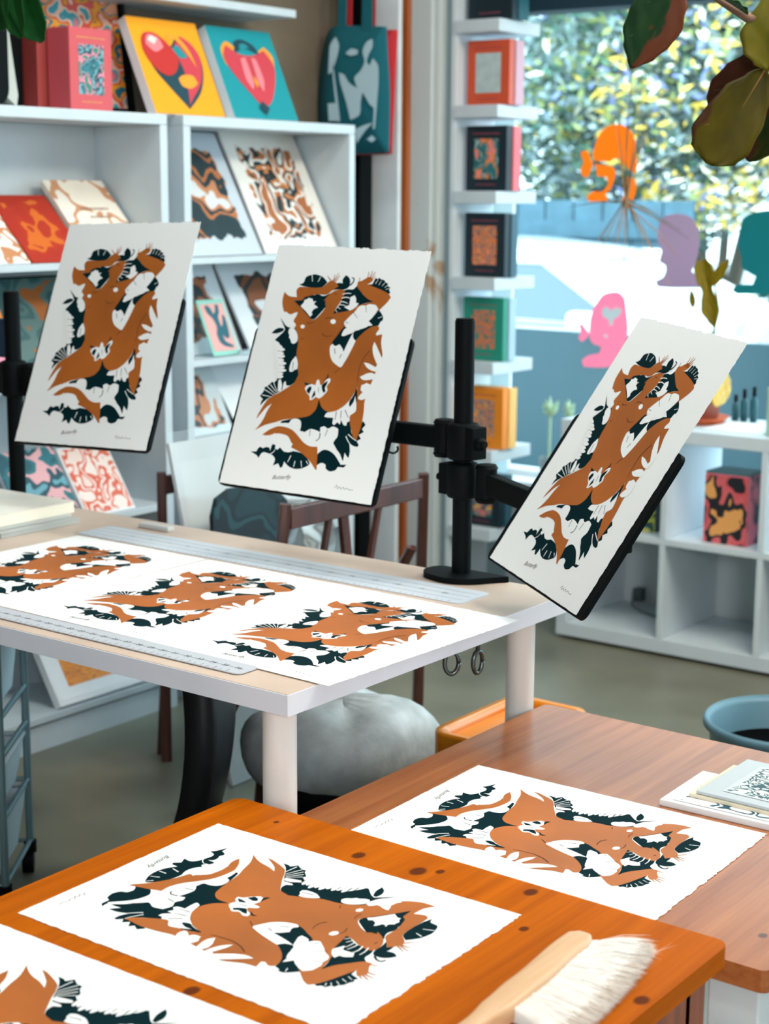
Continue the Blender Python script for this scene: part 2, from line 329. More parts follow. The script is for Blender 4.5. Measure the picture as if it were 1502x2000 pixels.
# ================================================================== outside the window
GZ = -.28
struct(MB().box(-30, 12, 5.25, 40, GZ - .05, GZ).build('ground_street', mat('asphalt', (150, 156, 156), .8, var=.1)))
struct(MB().box(-30, 12, 5.25, 6.3, GZ, GZ + .1).build('pavement', mat('kerb', (176, 182, 180), .8, var=.08)))
f = thing('street_fence', 'blue grey board fence behind the parked car', 'fence', (-8, 8.78, GZ))
FB = mat('fence_blue', (74, 108, 124), .7, var=.08)
b = MB()
for i in range(38): b.box(-12 + i * .2, -12 + i * .2 + .188, 8.78, 8.81, GZ, 1.42)
b.build('board_panel', FB, f); b = MB(); b.box(-12, -4.42, 8.76, 8.78, 1.2, 1.3); b.box(-12, -4.42, 8.76, 8.78, .1, .2); b.build('rail', FB, f)
LEAVES = [mat('leaf_grey', (112, 132, 128), .7), mat('leaf_green', (76, 120, 98), .7), mat('leaf_teal', (30, 98, 90), .7), mat('leaf_lime', (150, 160, 96), .7), mat('leaf_pale', (150, 168, 172), .7),
          mat('flower_yellow', (232, 196, 84), .7), mat('flower_white', (246, 240, 214), .7), mat('flower_violet', (130, 140, 196), .7)]
def foliage(mb, c, rad, n, mats, sz, hollow=.55):
    for _ in range(n):
        d = Vector((random.gauss(0, 1), random.gauss(0, 1), random.gauss(0, 1))).normalized() * random.uniform(hollow, 1)
        p = Vector(c) + Vector((d.x * rad[0], d.y * rad[1], d.z * rad[2])); a = Vector((random.gauss(0, 1), random.gauss(0, 1), random.gauss(0, .7))).normalized()
        e = a.cross(Vector((random.gauss(0, 1), random.gauss(0, 1), random.gauss(0, 1)))).normalized(); l = sz * random.uniform(.6, 1.3); k = l * .38
        mb.add([p - a * l, p + e * k, p + a * l, p - e * k], [(0, 1, 2, 3)], random.choice(mats))
def bush(name, label, cat, blobs, mats, flowers, sz, base, h):
    t = thing(name, label, cat, (base[0], base[1], GZ)); mb = MB()
    for c, r, n in blobs: foliage(mb, c, r, n, mats, sz)
    o = mb.build('foliage', LEAVES, t); o['kind'] = 'stuff'
    if flowers:
        mb = MB()
        for c, r, n in flowers[0]: foliage(mb, c, r, n, flowers[1], sz * .9, .75)
        o = mb.build('flowers', LEAVES, t); o['kind'] = 'stuff'
    mb = MB()
    for i in range(4): mb.tube([(base[0] + random.uniform(-.1, .1), base[1], GZ), (base[0] + random.uniform(-.5, .5), base[1], GZ + h * .6), (base[0] + random.uniform(-.9, .9), base[1], GZ + h)], [.05, .035, .012], 6)
    mb.build('trunk', mat('bark', (92, 84, 74), .9), t); return t
bush('flowering_bush', 'grey green bush with yellow flowers seen through the window above the car', 'bush',
     [((-5.3, 9.9, 2.1), (1.0, .7, 1.1), 8000), ((-6.6, 10.3, 2.1), (1.2, .8, 1.3), 6000), ((-4.6, 9.9, 2.4), (.7, .5, .9), 5000)], [0, 0, 1, 4, 4, 3],
     [[((-4.75, 9.55, 2.05), (.75, .6, .85), 2200), ((-5.5, 9.6, 2.4), (1.0, .6, .7), 420), ((-4.2, 9.05, 1.42), (.40, .12, .16), 200)], [5, 5, 6, 3, 6, 7, 4]], .05, (-5.3, 10, 0), 2.2)
bush('street_tree', 'dark green tree at the right edge of the window, behind the teal face decal', 'tree',
     [((-3.3, 9.25, .95), (.85, .4, .95), 7000), ((-2.2, 9.9, 1.7), (1.0, .6, 1.3), 4200)], [2, 2, 2, 1], None, .06, (-2.9, 9.8, 0), 1.9)
bush('tall_tree', 'pale tree filling the top of the window behind the flowering bush', 'tree',
     [((-6.6, 12.2, 3.2), (2.6, 1.0, 1.8), 5200), ((-4.4, 12.5, 3.4), (1.8, .9, 1.4), 1800)], [0, 4, 1, 3], None, .1, (-6.0, 12.3, 0), 3.4)
# parked car, nose to the right
CARP = mat('car_paint_sky_white', (240, 242, 240), .15, metal=.1, coat=.8); CARG = mat('car_glass', (30, 70, 82), .04, metal=.0, spec=1.0, coat=1); CARW = mat('car_windscreen_sky_white', (232, 240, 242), .35, metal=.0, coat=.5)  # white of body and windscreen carries the sky's reflection in the colour
car = thing('parked_car', 'pale parked car with sloping windscreen on the street outside the window', 'car', (-5.2, 7.75, GZ))
side = smooth([(-7.25, .20), (-7.2, .55), (-7.0, .80), (-6.2, .86), (-3.86, .84), (-3.2, .79), (-2.72, .66), (-2.62, .40), (-2.66, .10), (-2.9, .02), (-3.1, .02), (-3.6, .0), (-6.0, .0), (-6.9, .04), (-7.15, .08)], True, 4, 80)
b = MB(); b.prism([(x, 7.0, z) for x, z in side], (0, 1.6, 0)); b.build('body', CARP, car, bevel=.05)
LOWP = mat('car_lower', (20, 62, 72), .35)  # dark side against white top: how light falls is put into the colours
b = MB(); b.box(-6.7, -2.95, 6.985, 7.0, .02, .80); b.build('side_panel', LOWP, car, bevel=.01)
def ghouse(xr0, xr1, xf1, xf0, y, yt, z0, z1): return [Vector((xr0, y, z0)), Vector((xf0, y, z0)), Vector((xf1, yt, z1)), Vector((xr1, yt, z1))]
L_, R_ = ghouse(-6.9, -6.2, -4.42, -3.82, 7.03, 7.2, .83, 1.13), ghouse(-6.9, -6.2, -4.42, -3.82, 8.57, 8.4, .83, 1.13)
b = MB(); rows = []
for j in range(9):
    y = 7.2 + 1.2 * j / 8; cz = 1.13 + .045 * (1 - ((j - 4) / 4) ** 2)
    rows.append([Vector((x, y, cz + dz)) for x, dz in ((-6.25, -.03), (-6.0, .02), (-5.4, .05), (-4.9, .045), (-4.5, .01), (-4.36, -.04))])
b.grid(rows); b.build('roof', CARP, car, solid=.02)
for q in (L_, R_):
    for p0, p1, r in ((q[1], q[2], .035), (q[0], q[3], .035), (q[3], q[2], .03), (q[0] * .45 + q[1] * .55, q[3] * .45 + q[2] * .55, .03)):
        b = MB(); b.tube([p0, p1], r, 8); b.build('pillar', CARP, car)
b = MB(); b.quad(*L_); b.quad(*R_); b.build('side_window', CARG, car)
b = MB(); b.quad(L_[1], R_[1], R_[2], L_[2]); b.build('windscreen', CARW, car)
b = MB(); b.tube([(-6.6, 6.99, .83), (-3.9, 6.99, .83)], .014, 8); b.build('chrome_trim', CHROME, car)
b = MB(); b.obox((-4.0, 6.88, .86), (.085, 0, 0), (0, .06, 0), (0, 0, .05)); b.build('wing_mirror', CARP, car, bevel=.03)
for x in (-6.35, -3.45):
    for y in (7.0, 8.45):
        b = MB(); b.tube([(x, y, .02), (x, y + .17, .02)], .3, 24); wh = b.build('wheel', mat('tyre', (22, 26, 28), .8), car, bevel=.02)
        b = MB(); b.tube([(x, y - .005, .02), (x, y + .02, .02)], .18, 16); b.build('hub_cap', CHROME, wh)
# ================================================================== tables
WT0, WT1, WTY0, WTY1, WTZ = -3.10, -1.512, 1.773, 2.583, .736
t = thing('work_table', 'white work table with worn pale top holding prints, rulers and pole stands', 'table', (-2.3, 2.18, 0))
b = MB(); b.box(WT0, WT1, WTY0, WTY1, WTZ - .034, WTZ - .001, 0); b.box(WT0 + .002, WT1 - .002, WTY0 + .002, WTY1 - .002, WTZ - .001, WTZ, 1); b.build('tabletop', [LAM, LAMTOP], t, .0015)
for x, y in ((WT1 - .052, WTY0 + .042), (WT1 - .056, WTY1 - .085), (WT0 + .05, WTY0 + .05), (WT0 + .05, WTY1 - .33)):
    b = MB(); b.tube([(x, y, 0), (x, y, .012)], .017, 20); b.tube([(x, y, .012), (x, y, WTZ - .034)], .0262, 28); b.build('leg', LEGW, t)
PT0, PT1, PTY0, PTY1, PTZ = -1.578, -.783, .30, 1.736, .5755
t = thing('pine_table', 'orange varnished pine table in the foreground with knots in its top', 'table', (-1.18, 1.0, 0))
b = MB(); o_ = [(x, y, PTZ) for x, y in rrect(PT0, PT1, PTY0, PTY1, .018)]; b.prism(o_, (0, 0, -.026)); b.build('tabletop', PINE, t, .004)
b = MB(); b.box(PT1 - .045, PT1 - .02, PTY0 + .06, PTY1 - .06, .47, PTZ - .027); b.box(PT0 + .02, PT0 + .045, PTY0 + .06, PTY1 - .06, .47, PTZ - .027)
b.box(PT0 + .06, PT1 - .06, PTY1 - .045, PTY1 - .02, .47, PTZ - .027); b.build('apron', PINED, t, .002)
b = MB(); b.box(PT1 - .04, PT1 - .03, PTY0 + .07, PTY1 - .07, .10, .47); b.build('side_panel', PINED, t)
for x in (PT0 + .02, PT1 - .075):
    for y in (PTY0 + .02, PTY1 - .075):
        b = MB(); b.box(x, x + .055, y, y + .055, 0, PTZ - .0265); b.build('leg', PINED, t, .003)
BT0, BT1, BTY0, BTY1, BTZ = -1.534, -.752, 1.778, 2.535, .5295
t = thing('low_table', 'brown wooden low table with white legs behind the orange pine table', 'table', (-1.15, 2.16, 0))
b = MB(); b.prism([(x, y, BTZ) for x, y in rrect(BT0, BT1, BTY0, BTY1, .012)], (0, 0, -.030)); b.build('tabletop', OAK, t, .003)
LG = mat('leg_chalk', (214, 224, 226), .6)
for x, y in ((BT1 - .085, BTY0 + .015), (BT1 - .085, BTY1 - .08), (BT0 + .01, BTY1 - .08)):
    b = MB(); b.box(x, x + .07, y, y + .065, 0, BTZ - .0305); b.build('leg', LG, t, .003)
b = MB(); b.box(BT0 + .08, BT1 - .095, BTY1 - .06, BTY1 - .03, .42, BTZ - .031); b.box(BT1 - .07, BT1 - .04, BTY0 + .08, BTY1 - .08, .42, BTZ - .031); b.build('apron', LG, t, .002)
# ================================================================== left shelf units
SX0, SX1, STOP = -3.50, -3.232, 1.662
def unit(label, y0, y1, shelves, grp=None):
    t = thing('shelf_unit', label, 'shelf', (-3.36, (y0 + y1) / 2, 0), grp)
    b = MB(); b.box(SX0, SX1, y0, y1, STOP - .028, STOP); b.build('top_board', SHELFW, t, .0015)
    for y in (y0, y1 - .028): b = MB(); b.box(SX0, SX1, y, y + .028, 0, STOP - .0285); b.build('side_panel', SHELFW, t, .0015)
    b = MB(); b.box(SX0, SX0 + .012, y0 + .0285, y1 - .0285, .07, STOP - .029); b.build('back_panel', SHELFW, t)
    for z in shelves: b = MB(); b.box(SX0 + .0125, SX1 - .002, y0 + .0285, y1 - .0285, z - .018, z); b.build('shelf_board', SHELFW, t, .001)
    b = MB(); b.box(SX0 + .02, SX1 - .012, y0 + .0285, y1 - .0285, 0, .068); b.build('plinth', SHELFW, t); return t
S1 = [1.276, .975, .60, .095]; S2 = [1.276, .989, .765, .43, .095]
unit('white shelf unit at left edge, holding orange and cream books', 2.50, 3.302, S1)
unit('white shelf unit in the corner, holding leaning brown and black prints', 3.364, 4.124, S2)
t = MB().box(WALL_X, -3.30, 2.6, 3.925, 1.967, 1.99).build('wall_shelf', SHELFW, bevel=.002); tag(t, 'white wall shelf above the two heart canvases', 'shelf')
# ================================================================== column of display shelves
t = thing('display_column', 'narrow white column of display shelves holding books by the window', 'shelf', (-3.13, 4.75, 0))
b = MB(); b.box(-3.226, -3.208, 4.63, 4.87, .03, 2.4); b.build('back_panel', mat('column_white', (212, 222, 228), .5), t, .001)
CZ = [2.012, 1.742, 1.465, 1.182, .902, .603, .332]
for z in CZ: b = MB(); b.box(-3.2075, -3.034, 4.62, 4.868, z - .041, z); b.build('shelf_board', SHELFW, t, .002)
# ================================================================== cube shelf under the window
CX0, CX1, CY0, CY1 = -2.772, -.6, 4.632, 5.02
t = thing('cube_shelf', 'low white cube shelf under the window at right', 'shelf', (-1.7, 4.83, 0))
b = MB(); b.box(CX0, CX1, CY0, CY1, .695, .737); b.build('top_board', SHELFW, t, .002)
b = MB(); b.box(CX0, CX1, CY0, CY1, .012, .058); b.build('bottom_board', SHELFW, t, .002)
b = MB(); b.box(CX0, CX0 + .04, CY0, CY1, .0585, .6945); b.build('side_panel', SHELFW, t, .002)
b = MB(); b.box(CX1 - .04, CX1, CY0, CY1, .0585, .6945); b.build('side_panel', SHELFW, t, .002)
x = CX0 + .04 + .333
while x < CX1 - .2:
    for z0, z1 in ((.0585, .3645), (.3855, .6945)): b = MB(); b.box(x, x + .019, CY0 + .001, CY1, z0, z1); b.build('divider', SHELFW, t, .001)
    x += .333
b = MB(); b.box(CX0 + .0405, CX1 - .0405, CY0 + .001, CY1, .365, .385); b.build('shelf_board', SHELFW, t, .001)
b = MB(); b.box(CX0 + .05, CX1 - .05, CY0 + .05, CY1 - .05, 0, .0115); b.build('plinth', SHELFW, t)
# ================================================================== the butterfly print
PW, PH = .372, .5045
_c = np.array([(545.2, 478.8), (842.5, 490.3), (724.9, 987.2), (428.3, 941.5)]); _d = np.array([(0, 1), (1, 1), (1, 0), (0, 0)], float)
_A = []
for (x, y), (u, v) in zip(_c, _d): _A += [[x, y, 1, 0, 0, 0, -u * x, -u * y], [0, 0, 0, x, y, 1, -v * x, -v * y]]
_h = np.append(np.linalg.solve(np.array(_A), _d.ravel()), 1).reshape(3, 3)
def st(p, part):
    X = (480 + p[0] / 4.694, 510 + p[1] / 4.694, 1) if part == 'A' else (470 + p[0] / 4.694, 720 + p[1] / 4.694, 1)
    q = _h @ np.array(X); return Vector(((q[0] / q[2] - .5) * PW, (q[1] / q[2] - .5) * PH))
BA = lambda pts: [(x - 47, y + 985.7) for x, y in pts]     # lower tile into upper-tile coordinates
DARK = [
 [(490,215),(530,200),(552,150),(590,132),(640,123),(700,142),(730,170),(748,195),(700,240),(620,245),(540,235)],
 [(797,268),(815,235),(850,232),(830,203),(865,200),(888,205),(890,165),(920,130),(945,150),(958,185),(945,238),(900,262),(850,260)],
 [(895,275),(940,262),(985,262),(1020,228),(1045,262),(1062,268),(1065,300),(1110,340),(1168,370),(1100,382),(1035,405),(960,450),(880,465),(815,490),(800,470),(830,440),(872,385),(890,320)],
 [(1108,216),(1160,212),(1175,185),(1190,155),(1212,165),(1222,152),(1245,168),(1262,172),(1275,180),(1285,198),(1305,202),(1302,225),(1325,240),(1315,265),(1326,285),(1315,302),(1240,262)],
 [(443,362),(520,360),(545,330),(575,322),(600,308),(630,315),(660,302),(700,322),(735,315),(772,295),(740,340),(710,372),(735,412),(700,452),(640,518),(615,528),(590,518),(510,430)],
 [(318,520),(348,560),(370,592),(410,612),(462,620),(482,740),(467,850),(472,950),(484,1050),(443,1116),(393,1141),(345,1120),(283,1076),(300,1040),(305,990),(306,930),(300,862),(292,800),(278,750),(272,716),(340,655),(362,625),(345,580)],
 [(238,660),(270,628),(312,611),(352,618),(345,640),(290,662)],
 [(905,595),(1000,640),(1100,600),(1160,590),(1125,550),(1215,455),(1240,490),(1252,530),(1222,592),(1160,602),(1080,652),(1012,730),(910,830),(860,805),(788,755),(820,690),(870,630)],
 BA([(178,248),(212,205),(222,168),(245,160),(262,145),(290,120),(310,125),(342,92),(368,98),(398,120),(420,165),(345,215),(255,270),(215,300),(180,338),(190,300),(205,278)]),
 BA([(713,280),(725,280),(745,320),(790,360),(830,370),(890,360),(950,300),(1020,270),(1066,170),(1068,300),(1000,440),(1012,520),(1018,590),(1062,660),(1085,700),(1075,718),(1035,710),(998,680),(1004,760),(990,822),(972,800),(956,770),(940,848),(905,805),(860,700),(740,560),(702,690),(620,700),(560,580),(450,500),(360,500),(380,478),(460,460),(590,425),(650,385),(680,330),(708,280)]),
 BA([(1085,560),(1108,505),(1125,480),(1148,515),(1115,555),(1132,582),(1085,608),(1104,645),(1062,668)]),
 BA([(93,758),(145,757),(160,730),(182,715),(205,728),(228,718),(262,722),(270,755),(285,705),(300,688),(322,695),(315,730),(340,742),(370,712),(400,762),(480,755),(560,775),(600,805),(632,862),(625,885),(560,915),(490,918),(435,892),(400,850),(382,900),(362,908),(345,868),(295,888),(315,830),(290,792),(222,765),(190,775),(165,818),(145,790)]),
 BA([(698,888),(700,800),(730,757),(790,743),(850,765),(900,822),(930,880),(972,880),(945,908),(895,903),(872,932),(820,944),(782,918),(778,880),(740,865)]),
]
BROWN = [
 [(358,283),(400,322),(470,332),(466,290),(470,262),(500,237),(620,245),(700,241),(760,192),(800,182),(838,208),(848,232),(800,265),(740,308),(650,305),(545,330),(515,360),(440,360),(500,420),(600,532),(640,530),(700,470),(737,415),(712,370),(750,322),(800,280),(860,260),(900,268),(906,300),(870,372),(830,430),(802,482),(860,470),(960,450),(1035,405),(1168,370),(1112,342),(1060,285),(1022,235),(1030,188),(1060,205),(1110,212),(1240,262),(1310,300),(1330,330),(1300,375),(1222,450),(1160,500),(1000,570),(905,600),(840,680),(790,752),(772,850),(800,920),(865,972),(930,860),(1000,738),(1080,652),(1150,605),(1215,595),(1252,650),(1242,750),(1255,860),(1230,940),(1195,1010),(1160,1100)]
 + BA([(1180,180),(1160,250),(1138,300),(1130,400),(1110,520),(1075,620),(1060,668),(1030,620),(1015,560),(998,445),(1045,370),(1068,300),(1070,170),(1045,220),(1000,290),(940,345),(872,390),(800,395),(745,355),(722,290),(714,290),(692,370),(630,430),(540,450),(400,465),(315,490),(220,515),(132,562),(180,505),(215,450),(248,380),(288,318),(240,350),(195,400),(145,460),(165,410),(240,290),(300,245),(360,215),(450,160),(492,130),(528,60)])
 + [(484,1050),(480,1000),(466,850),(482,740),(470,640),(445,600),(438,560),(452,520),(420,490),(380,480),(355,470),(336,380)],
 BA([(200,602),(260,560),(310,538),(350,527),(420,537),(480,567),(530,620),(580,680),(640,712),(702,700),(706,760),(697,930),(682,922),(640,855),(560,775),(465,722),(470,690),(440,625),(400,602),(330,592),(250,612)]),
]
WHITES = [
 [(505,412),(520,395),(535,378),(540,355),(560,352),(580,338),(600,345),(612,345),(618,365),(635,380),(628,400),(650,412),(662,428),(628,440),(605,470),(612,490),(590,512),(560,470),(520,430)],
 [(352,470),(372,465),(388,478),(397,512),(432,482),(478,468),(462,512),(430,547),(455,570),(462,590),(440,612),(400,602),(365,572),(385,547),(358,505)],
 [(398,625),(430,608),(462,640),(478,690),(472,735),(440,758),(418,745),(412,720),(398,700),(402,680),(393,655)],
 [(460,870),(474,905),(480,950),(472,990),(447,998),(430,1012),(406,1014),(400,985),(420,920)],
 [(1008,455),(1030,425),(1062,405),(1100,408),(1130,395),(1165,397),(1195,405),(1217,440),(1190,480),(1160,520),(1120,560),(1118,600),(1090,612),(1060,622),(1030,612),(990,652),(940,672),(900,687),(878,682),(900,630),(942,600),(910,592),(903,560),(950,510)],
 [(962,330),(1000,313),(1014,350),(1010,380),(1038,388),(1010,422),(960,452),(930,437),(903,422),(950,402),(955,370)],
 [(775,780),(800,757),(820,778),(862,762),(888,800),(897,832),(912,800),(925,770),(960,700),(988,652),(986,702),(1010,730),(940,870),(882,965),(862,972),(798,920),(772,850)],
 [(1242,548),(1262,560),(1256,620),(1270,665),(1200,682),(1197,660),(1225,622),(1220,590)],
 [(1182,738),(1203,780),(1248,880),(1256,910),(1222,1000),(1190,1012),(1150,1000),(1110,972),(1085,928),(1130,937),(1192,972),(1207,950),(1172,862),(1165,790)],
 [(1048,1060),(1080,1045),(1110,1030),(1160,1023),(1195,1045),(1182,1080),(1110,1092),(1070,1085)],
 BA([(1102,190),(1110,150),(1135,142),(1160,130),(1205,155),(1195,230),(1165,268),(1110,288),(1078,275),(1085,252),(1122,215),(1108,205)]),
 BA([(342,207),(348,110),(368,93),(382,150),(372,200)]), BA([(385,187),(397,130),(413,113),(420,160),(402,190)]),
 BA([(768,440),(790,405),(830,397),(880,385),(930,355),(962,330),(1020,270),(1052,248),(1062,320),(1058,390),(1005,432),(1002,480),(978,495),(972,522),(945,517),(925,470),(912,512),(887,492),(860,518),(843,502),(852,450),(800,448)]),
 BA([(322,522),(360,493),(400,510),(440,502),(470,463),(520,458),(552,480),(555,530),(542,572),(570,575),(590,580),(640,553),(690,563),(730,582),(732,540),(770,528),(802,550),(850,530),(897,552),(892,620),(862,660),(852,690),(862,722),(912,782),(942,870),(922,887),(870,800),(820,757),(760,745),(705,785),(706,715),(640,712),(580,672),(530,602),(470,557),(400,532)]),
 BA([(228,620),(250,608),(268,625),(282,640),(298,605),(312,588),(332,610),(346,635),(368,610),(392,598),(396,622),(402,645),(447,628),(437,670),(482,688),(457,720),(492,752),(440,767),(390,752),(350,702),(330,707),(300,690),(250,680)]),
 BA([(590,180),(610,150),(650,140),(687,152),(700,108),(712,98),(724,108),(732,152),(760,137),(792,95),(824,88),(822,120),(792,160),(798,200),(772,232),(742,262),(716,272),(690,257),(662,282),(633,288),(633,252),(608,222)]),
]
def petal(a, b, w):
    a, b = Vector(a), Vector(b); d = b - a; n_ = Vector((-d.y, d.x)).normalized() * w / 2
    return [tuple(p) for p in (a, a + d * .3 + n_ * .8, a + d * .75 + n_, a + d * .97 + n_ * .35, b, a + d * .97 - n_ * .35, a + d * .75 - n_, a + d * .3 - n_ * .8)]
WHITES += [petal(a, b, w) for a, b, w in (((258,728),(312,768),26),((255,762),(338,792),32),((250,800),(362,812),34),((250,836),(352,846),32),((255,866),(362,872),34),((255,900),(352,908),32),((255,934),(374,938),34),((255,968),(360,972),32),((255,1002),(374,1000),32),((255,1034),(345,1032),30),((265,1066),(346,1056),28))]
DARK2 = [BA([(604,205),(620,175),(645,160),(652,180),(640,210),(628,232)]), BA([(652,275),(660,240),(682,198),(688,240)]), BA([(745,152),(770,130),(802,110),(792,142),(774,178),(782,205),(762,222),(748,190)]),
         BA([(590,120),(602,128),(620,135),(650,138),(612,152),(592,145)]), BA([(800,45),(808,62),(803,82),(780,100),(760,112),(780,92),(796,72)]),
         BA([(1000,300),(1030,262),(1055,235),(1040,300),(1005,350),(998,340)]), [(735,360),(700,372),(660,368),(636,378),(650,402),(690,412),(728,410)], [(612,462),(640,440),(700,432),(668,465),(640,472)]]
LW = [  # white slits and midribs cut through the leaves
 ([(610,128),(613,190)],8), ([(688,148),(664,192)],8), ([(886,305),(930,295),(968,298)],8), ([(880,340),(925,332),(965,345)],9), ([(872,372),(905,375),(935,388)],8), ([(855,400),(890,402),(920,412)],7), ([(842,420),(870,440)],6), ([(822,448),(840,470)],6),
 ([(1190,208),(1215,170)],5), ([(1222,218),(1245,180)],5), ([(1252,228),(1278,196)],5), ([(1275,242),(1306,218)],5), ([(1285,260),(1318,246)],5), ([(630,372),(702,380)],8), ([(1215,522),(1252,508)],6),
 (BA([(200,240),(285,258)]),7), (BA([(222,190),(302,240)]),7), (BA([(248,165),(318,228)]),7), (BA([(275,145),(330,215)]),7), (BA([(305,128),(338,212)]),6),
 (BA([(462,797),(432,858)]),9), (BA([(500,848),(487,902)]),9), (BA([(556,845),(560,902)]),8), (BA([(602,848),(622,880)]),7), (BA([(968,620),(985,660),(1010,700)]),9), (BA([(988,602),(1030,640),(1062,662)]),8),
 (BA([(260,790),(300,765),(322,735)]),8), (BA([(1040,250),(1000,320)]),0)]
LB = [([(1138,822),(1090,880),(1050,960),(1030,1060),(1026,1110)],3), ([(700,662),(722,684),(755,690),(795,680)],3), ([(866,975),(840,1005),(818,1028)],3), ([(730,528),(765,518),(800,525)],3), ([(560,562),(590,570),(625,560)],3), ([(505,720),(535,705)],3), ([(820,300),(838,306)],4), ([(985,462),(1025,522)],3), ([(1102,412),(1106,470)],3), ([(915,560),(945,566)],3),
      ([(955,225),(985,195),(995,165),(975,152)],8), ([(815,800),(822,850)],4), ([(882,852),(860,890)],4), (BA([(640,560),(632,620)]),4), (BA([(730,590),(722,640),(690,662)]),6), (BA([(800,560),(775,620)]),4), (BA([(880,395),(868,470)]),4), (BA([(925,385),(920,460)]),4), (BA([(960,380),(990,450)]),4), (BA([(716,170),(716,225)]),3), ([(438,925),(430,1000)],4)]
FING = [([(790,188),(770,165),(752,138)],11), ([(800,184),(812,155),(818,124)],11), ([(810,184),(832,150),(852,110)],11), ([(820,190),(845,158),(866,130)],10), ([(1110,182),(1122,140),(1130,98)],11), ([(1125,176),(1150,130),(1163,90)],11), ([(1138,178),(1168,132),(1192,98)],11), ([(1148,182),(1178,150),(1190,132)],9), ([(1040,200),(1044,172),(1046,148)],9)]
PALM = [[(1028,190),(1062,182),(1100,160),(1122,148),(1152,150),(1168,175),(1140,200),(1110,214),(1060,212)]]
def deckle(w, h, th):
    random.seed(11); pts = []
    def edge(a, b, n, amp):
        a, b = Vector(a), Vector(b); d = (b - a).normalized(); nn = Vector((d.y, -d.x))
        for i in range(n): pts.append(a + (b - a) * i / n + (nn * random.uniform(-amp, amp) if 0 < i else Vector((0, 0))))
    edge((-w / 2, -h / 2), (w / 2, -h / 2), 40, .0005); edge((w / 2, -h / 2), (w / 2, h / 2), 90, .0009); edge((w / 2, h / 2), (-w / 2, h / 2), 70, .0016); edge((-w / 2, h / 2), (-w / 2, -h / 2), 50, .0005)
    return [(p.x, p.y, th) for p in pts]
PTH = .0007
pm = MB(); pm.prism(deckle(PW, PH, PTH), (0, 0, -PTH))
am = MB()
def ink(pts, m, lay, sm=True, part='A'):
    q = [st(p, part) for p in pts]; q = smooth(q, True, 3, 62) if sm else q
    am.poly([(p.x, p.y, PTH + .00012 * lay) for p in q], m)
def inkstroke(pts, w, m, lay, taper=.35):
    s_ = PW / (297 * 4.694); q = stroke([st(p, 'A') for p in pts], w * s_, w * s_ * taper); am.poly([(p.x, p.y, PTH + .00012 * lay) for p in q], m)
for i_ in (2, 4, 7):     # the dark layer is printed a little under the brown one
    cx_, cy_ = sum(p[0] for p in DARK[i_]) / len(DARK[i_]), sum(p[1] for p in DARK[i_]) / len(DARK[i_]); DARK[i_] = [(cx_ + (x - cx_) * 1.04, cy_ + (y - cy_) * 1.04) for x, y in DARK[i_]]
for q in DARK: ink(q, 0, 1)
for q in BROWN: ink(q, 1, 2)
for q in PALM: ink(q, 1, 3)
for q, w in FING: inkstroke(q, w, 1, 3, .3)
for q in WHITES: ink(q, 2, 4)
for c, r in (((523, 600), 20), ((802, 554), 25)): ink([(c[0] + r * math.cos(a * .7854), c[1] + r * .9 * math.sin(a * .7854)) for a in range(8)], 2, 4)
for q, w in LW:
    if w: inkstroke(q, w * .9, 2, 4, .6)
for q in DARK2: ink(q, 0, 5)
for q, w in LB: inkstroke(q, w * 1.4, 0, 5, .6)
vs, fs = text_pts('Butterfly', .0125)       # pencilled title and signature below the picture
sl = MB(); sl.add([Vector((v.x + v.y * .35 - .035, v.y - PH / 2 + .028 + v.x * .12, PTH + .0002)) for v in vs], fs)
sg_mb = MB()
sg = [(.095, 0), (.099, .006), (.102, -.001), (.106, .004), (.110, -.001), (.114, .004), (.118, 0), (.124, .003), (.130, 0), (.139, .001)]
for i in range(len(sg) - 1):
    q = stroke([Vector(sg[i]), Vector(sg[i + 1])], .0007); sg_mb.poly([(p.x, p.y - PH / 2 + .022, PTH + .0002) for p in q])
first = None
def art_print(label, center, right, up, group=None):
    global first
    right, up = Vector(right).normalized(), Vector(up).normalized(); n = right.cross(up).normalized(); right = up.cross(n)
    M = Matrix((right, up, n)).transposed().to_4x4(); M.translation = Vector(center)
    if first is None:
        t = thing('art_print', label, 'print', center, group); t.matrix_world = M; WL[t.name] = Vector(center)
        first = (t, [pm.build('paper', PAPER, t, local=True), am.build('printed_image', [INK, COPPER, PAPER], t, local=True), sl.build('pencil_title', LINE, t, local=True), sg_mb.build('signature', LINE, t, local=True)])
        return t
    t = first[0].copy(); COL.objects.link(t); t.matrix_world = M; tag(t, label, 'print', group)
    for c in first[1]: d = c.copy(); COL.objects.link(d); d.parent = t; d.matrix_parent_inverse = Matrix(); d.location = (0, 0, 0)
    return t
GP = 'botanical figure prints'
def flat_print(label, x, y, z, up, rot=0):
    a = math.radians(rot); u = Vector((up[0] * math.cos(a) - up[1] * math.sin(a), up[0] * math.sin(a) + up[1] * math.cos(a), 0)); return art_print(label, (x, y, z), (u.y, -u.x, 0), u, GP)
flat_print('deckled print with brown figure lying whole on the orange pine table beside the brush', -1.2715, 1.455, PTZ + .0006, (1, 0, 0), .9)
flat_print('print cut off by the bottom left corner of the photo, on the orange table', -1.262, 1.05, PTZ + .0006, (1, 0, 0), 1.2)
flat_print('print lying on the brown low table, left of the booklets', -1.186, 1.998, BTZ + .0006, (1, 0, 0), 1.6)
flat_print('print hanging over the right edge of the white work table', -1.668, 2.098, WTZ + .0018, (0, 1, 0), -1.7)
flat_print('print in the middle of the row of three on the white work table', -2.038, 2.110, WTZ + .0006, (0, 1, 0), -.6)
flat_print('print at the left end of the row of three on the white work table', -2.414, 2.112, WTZ + .0006, (0, 1, 0), 0)
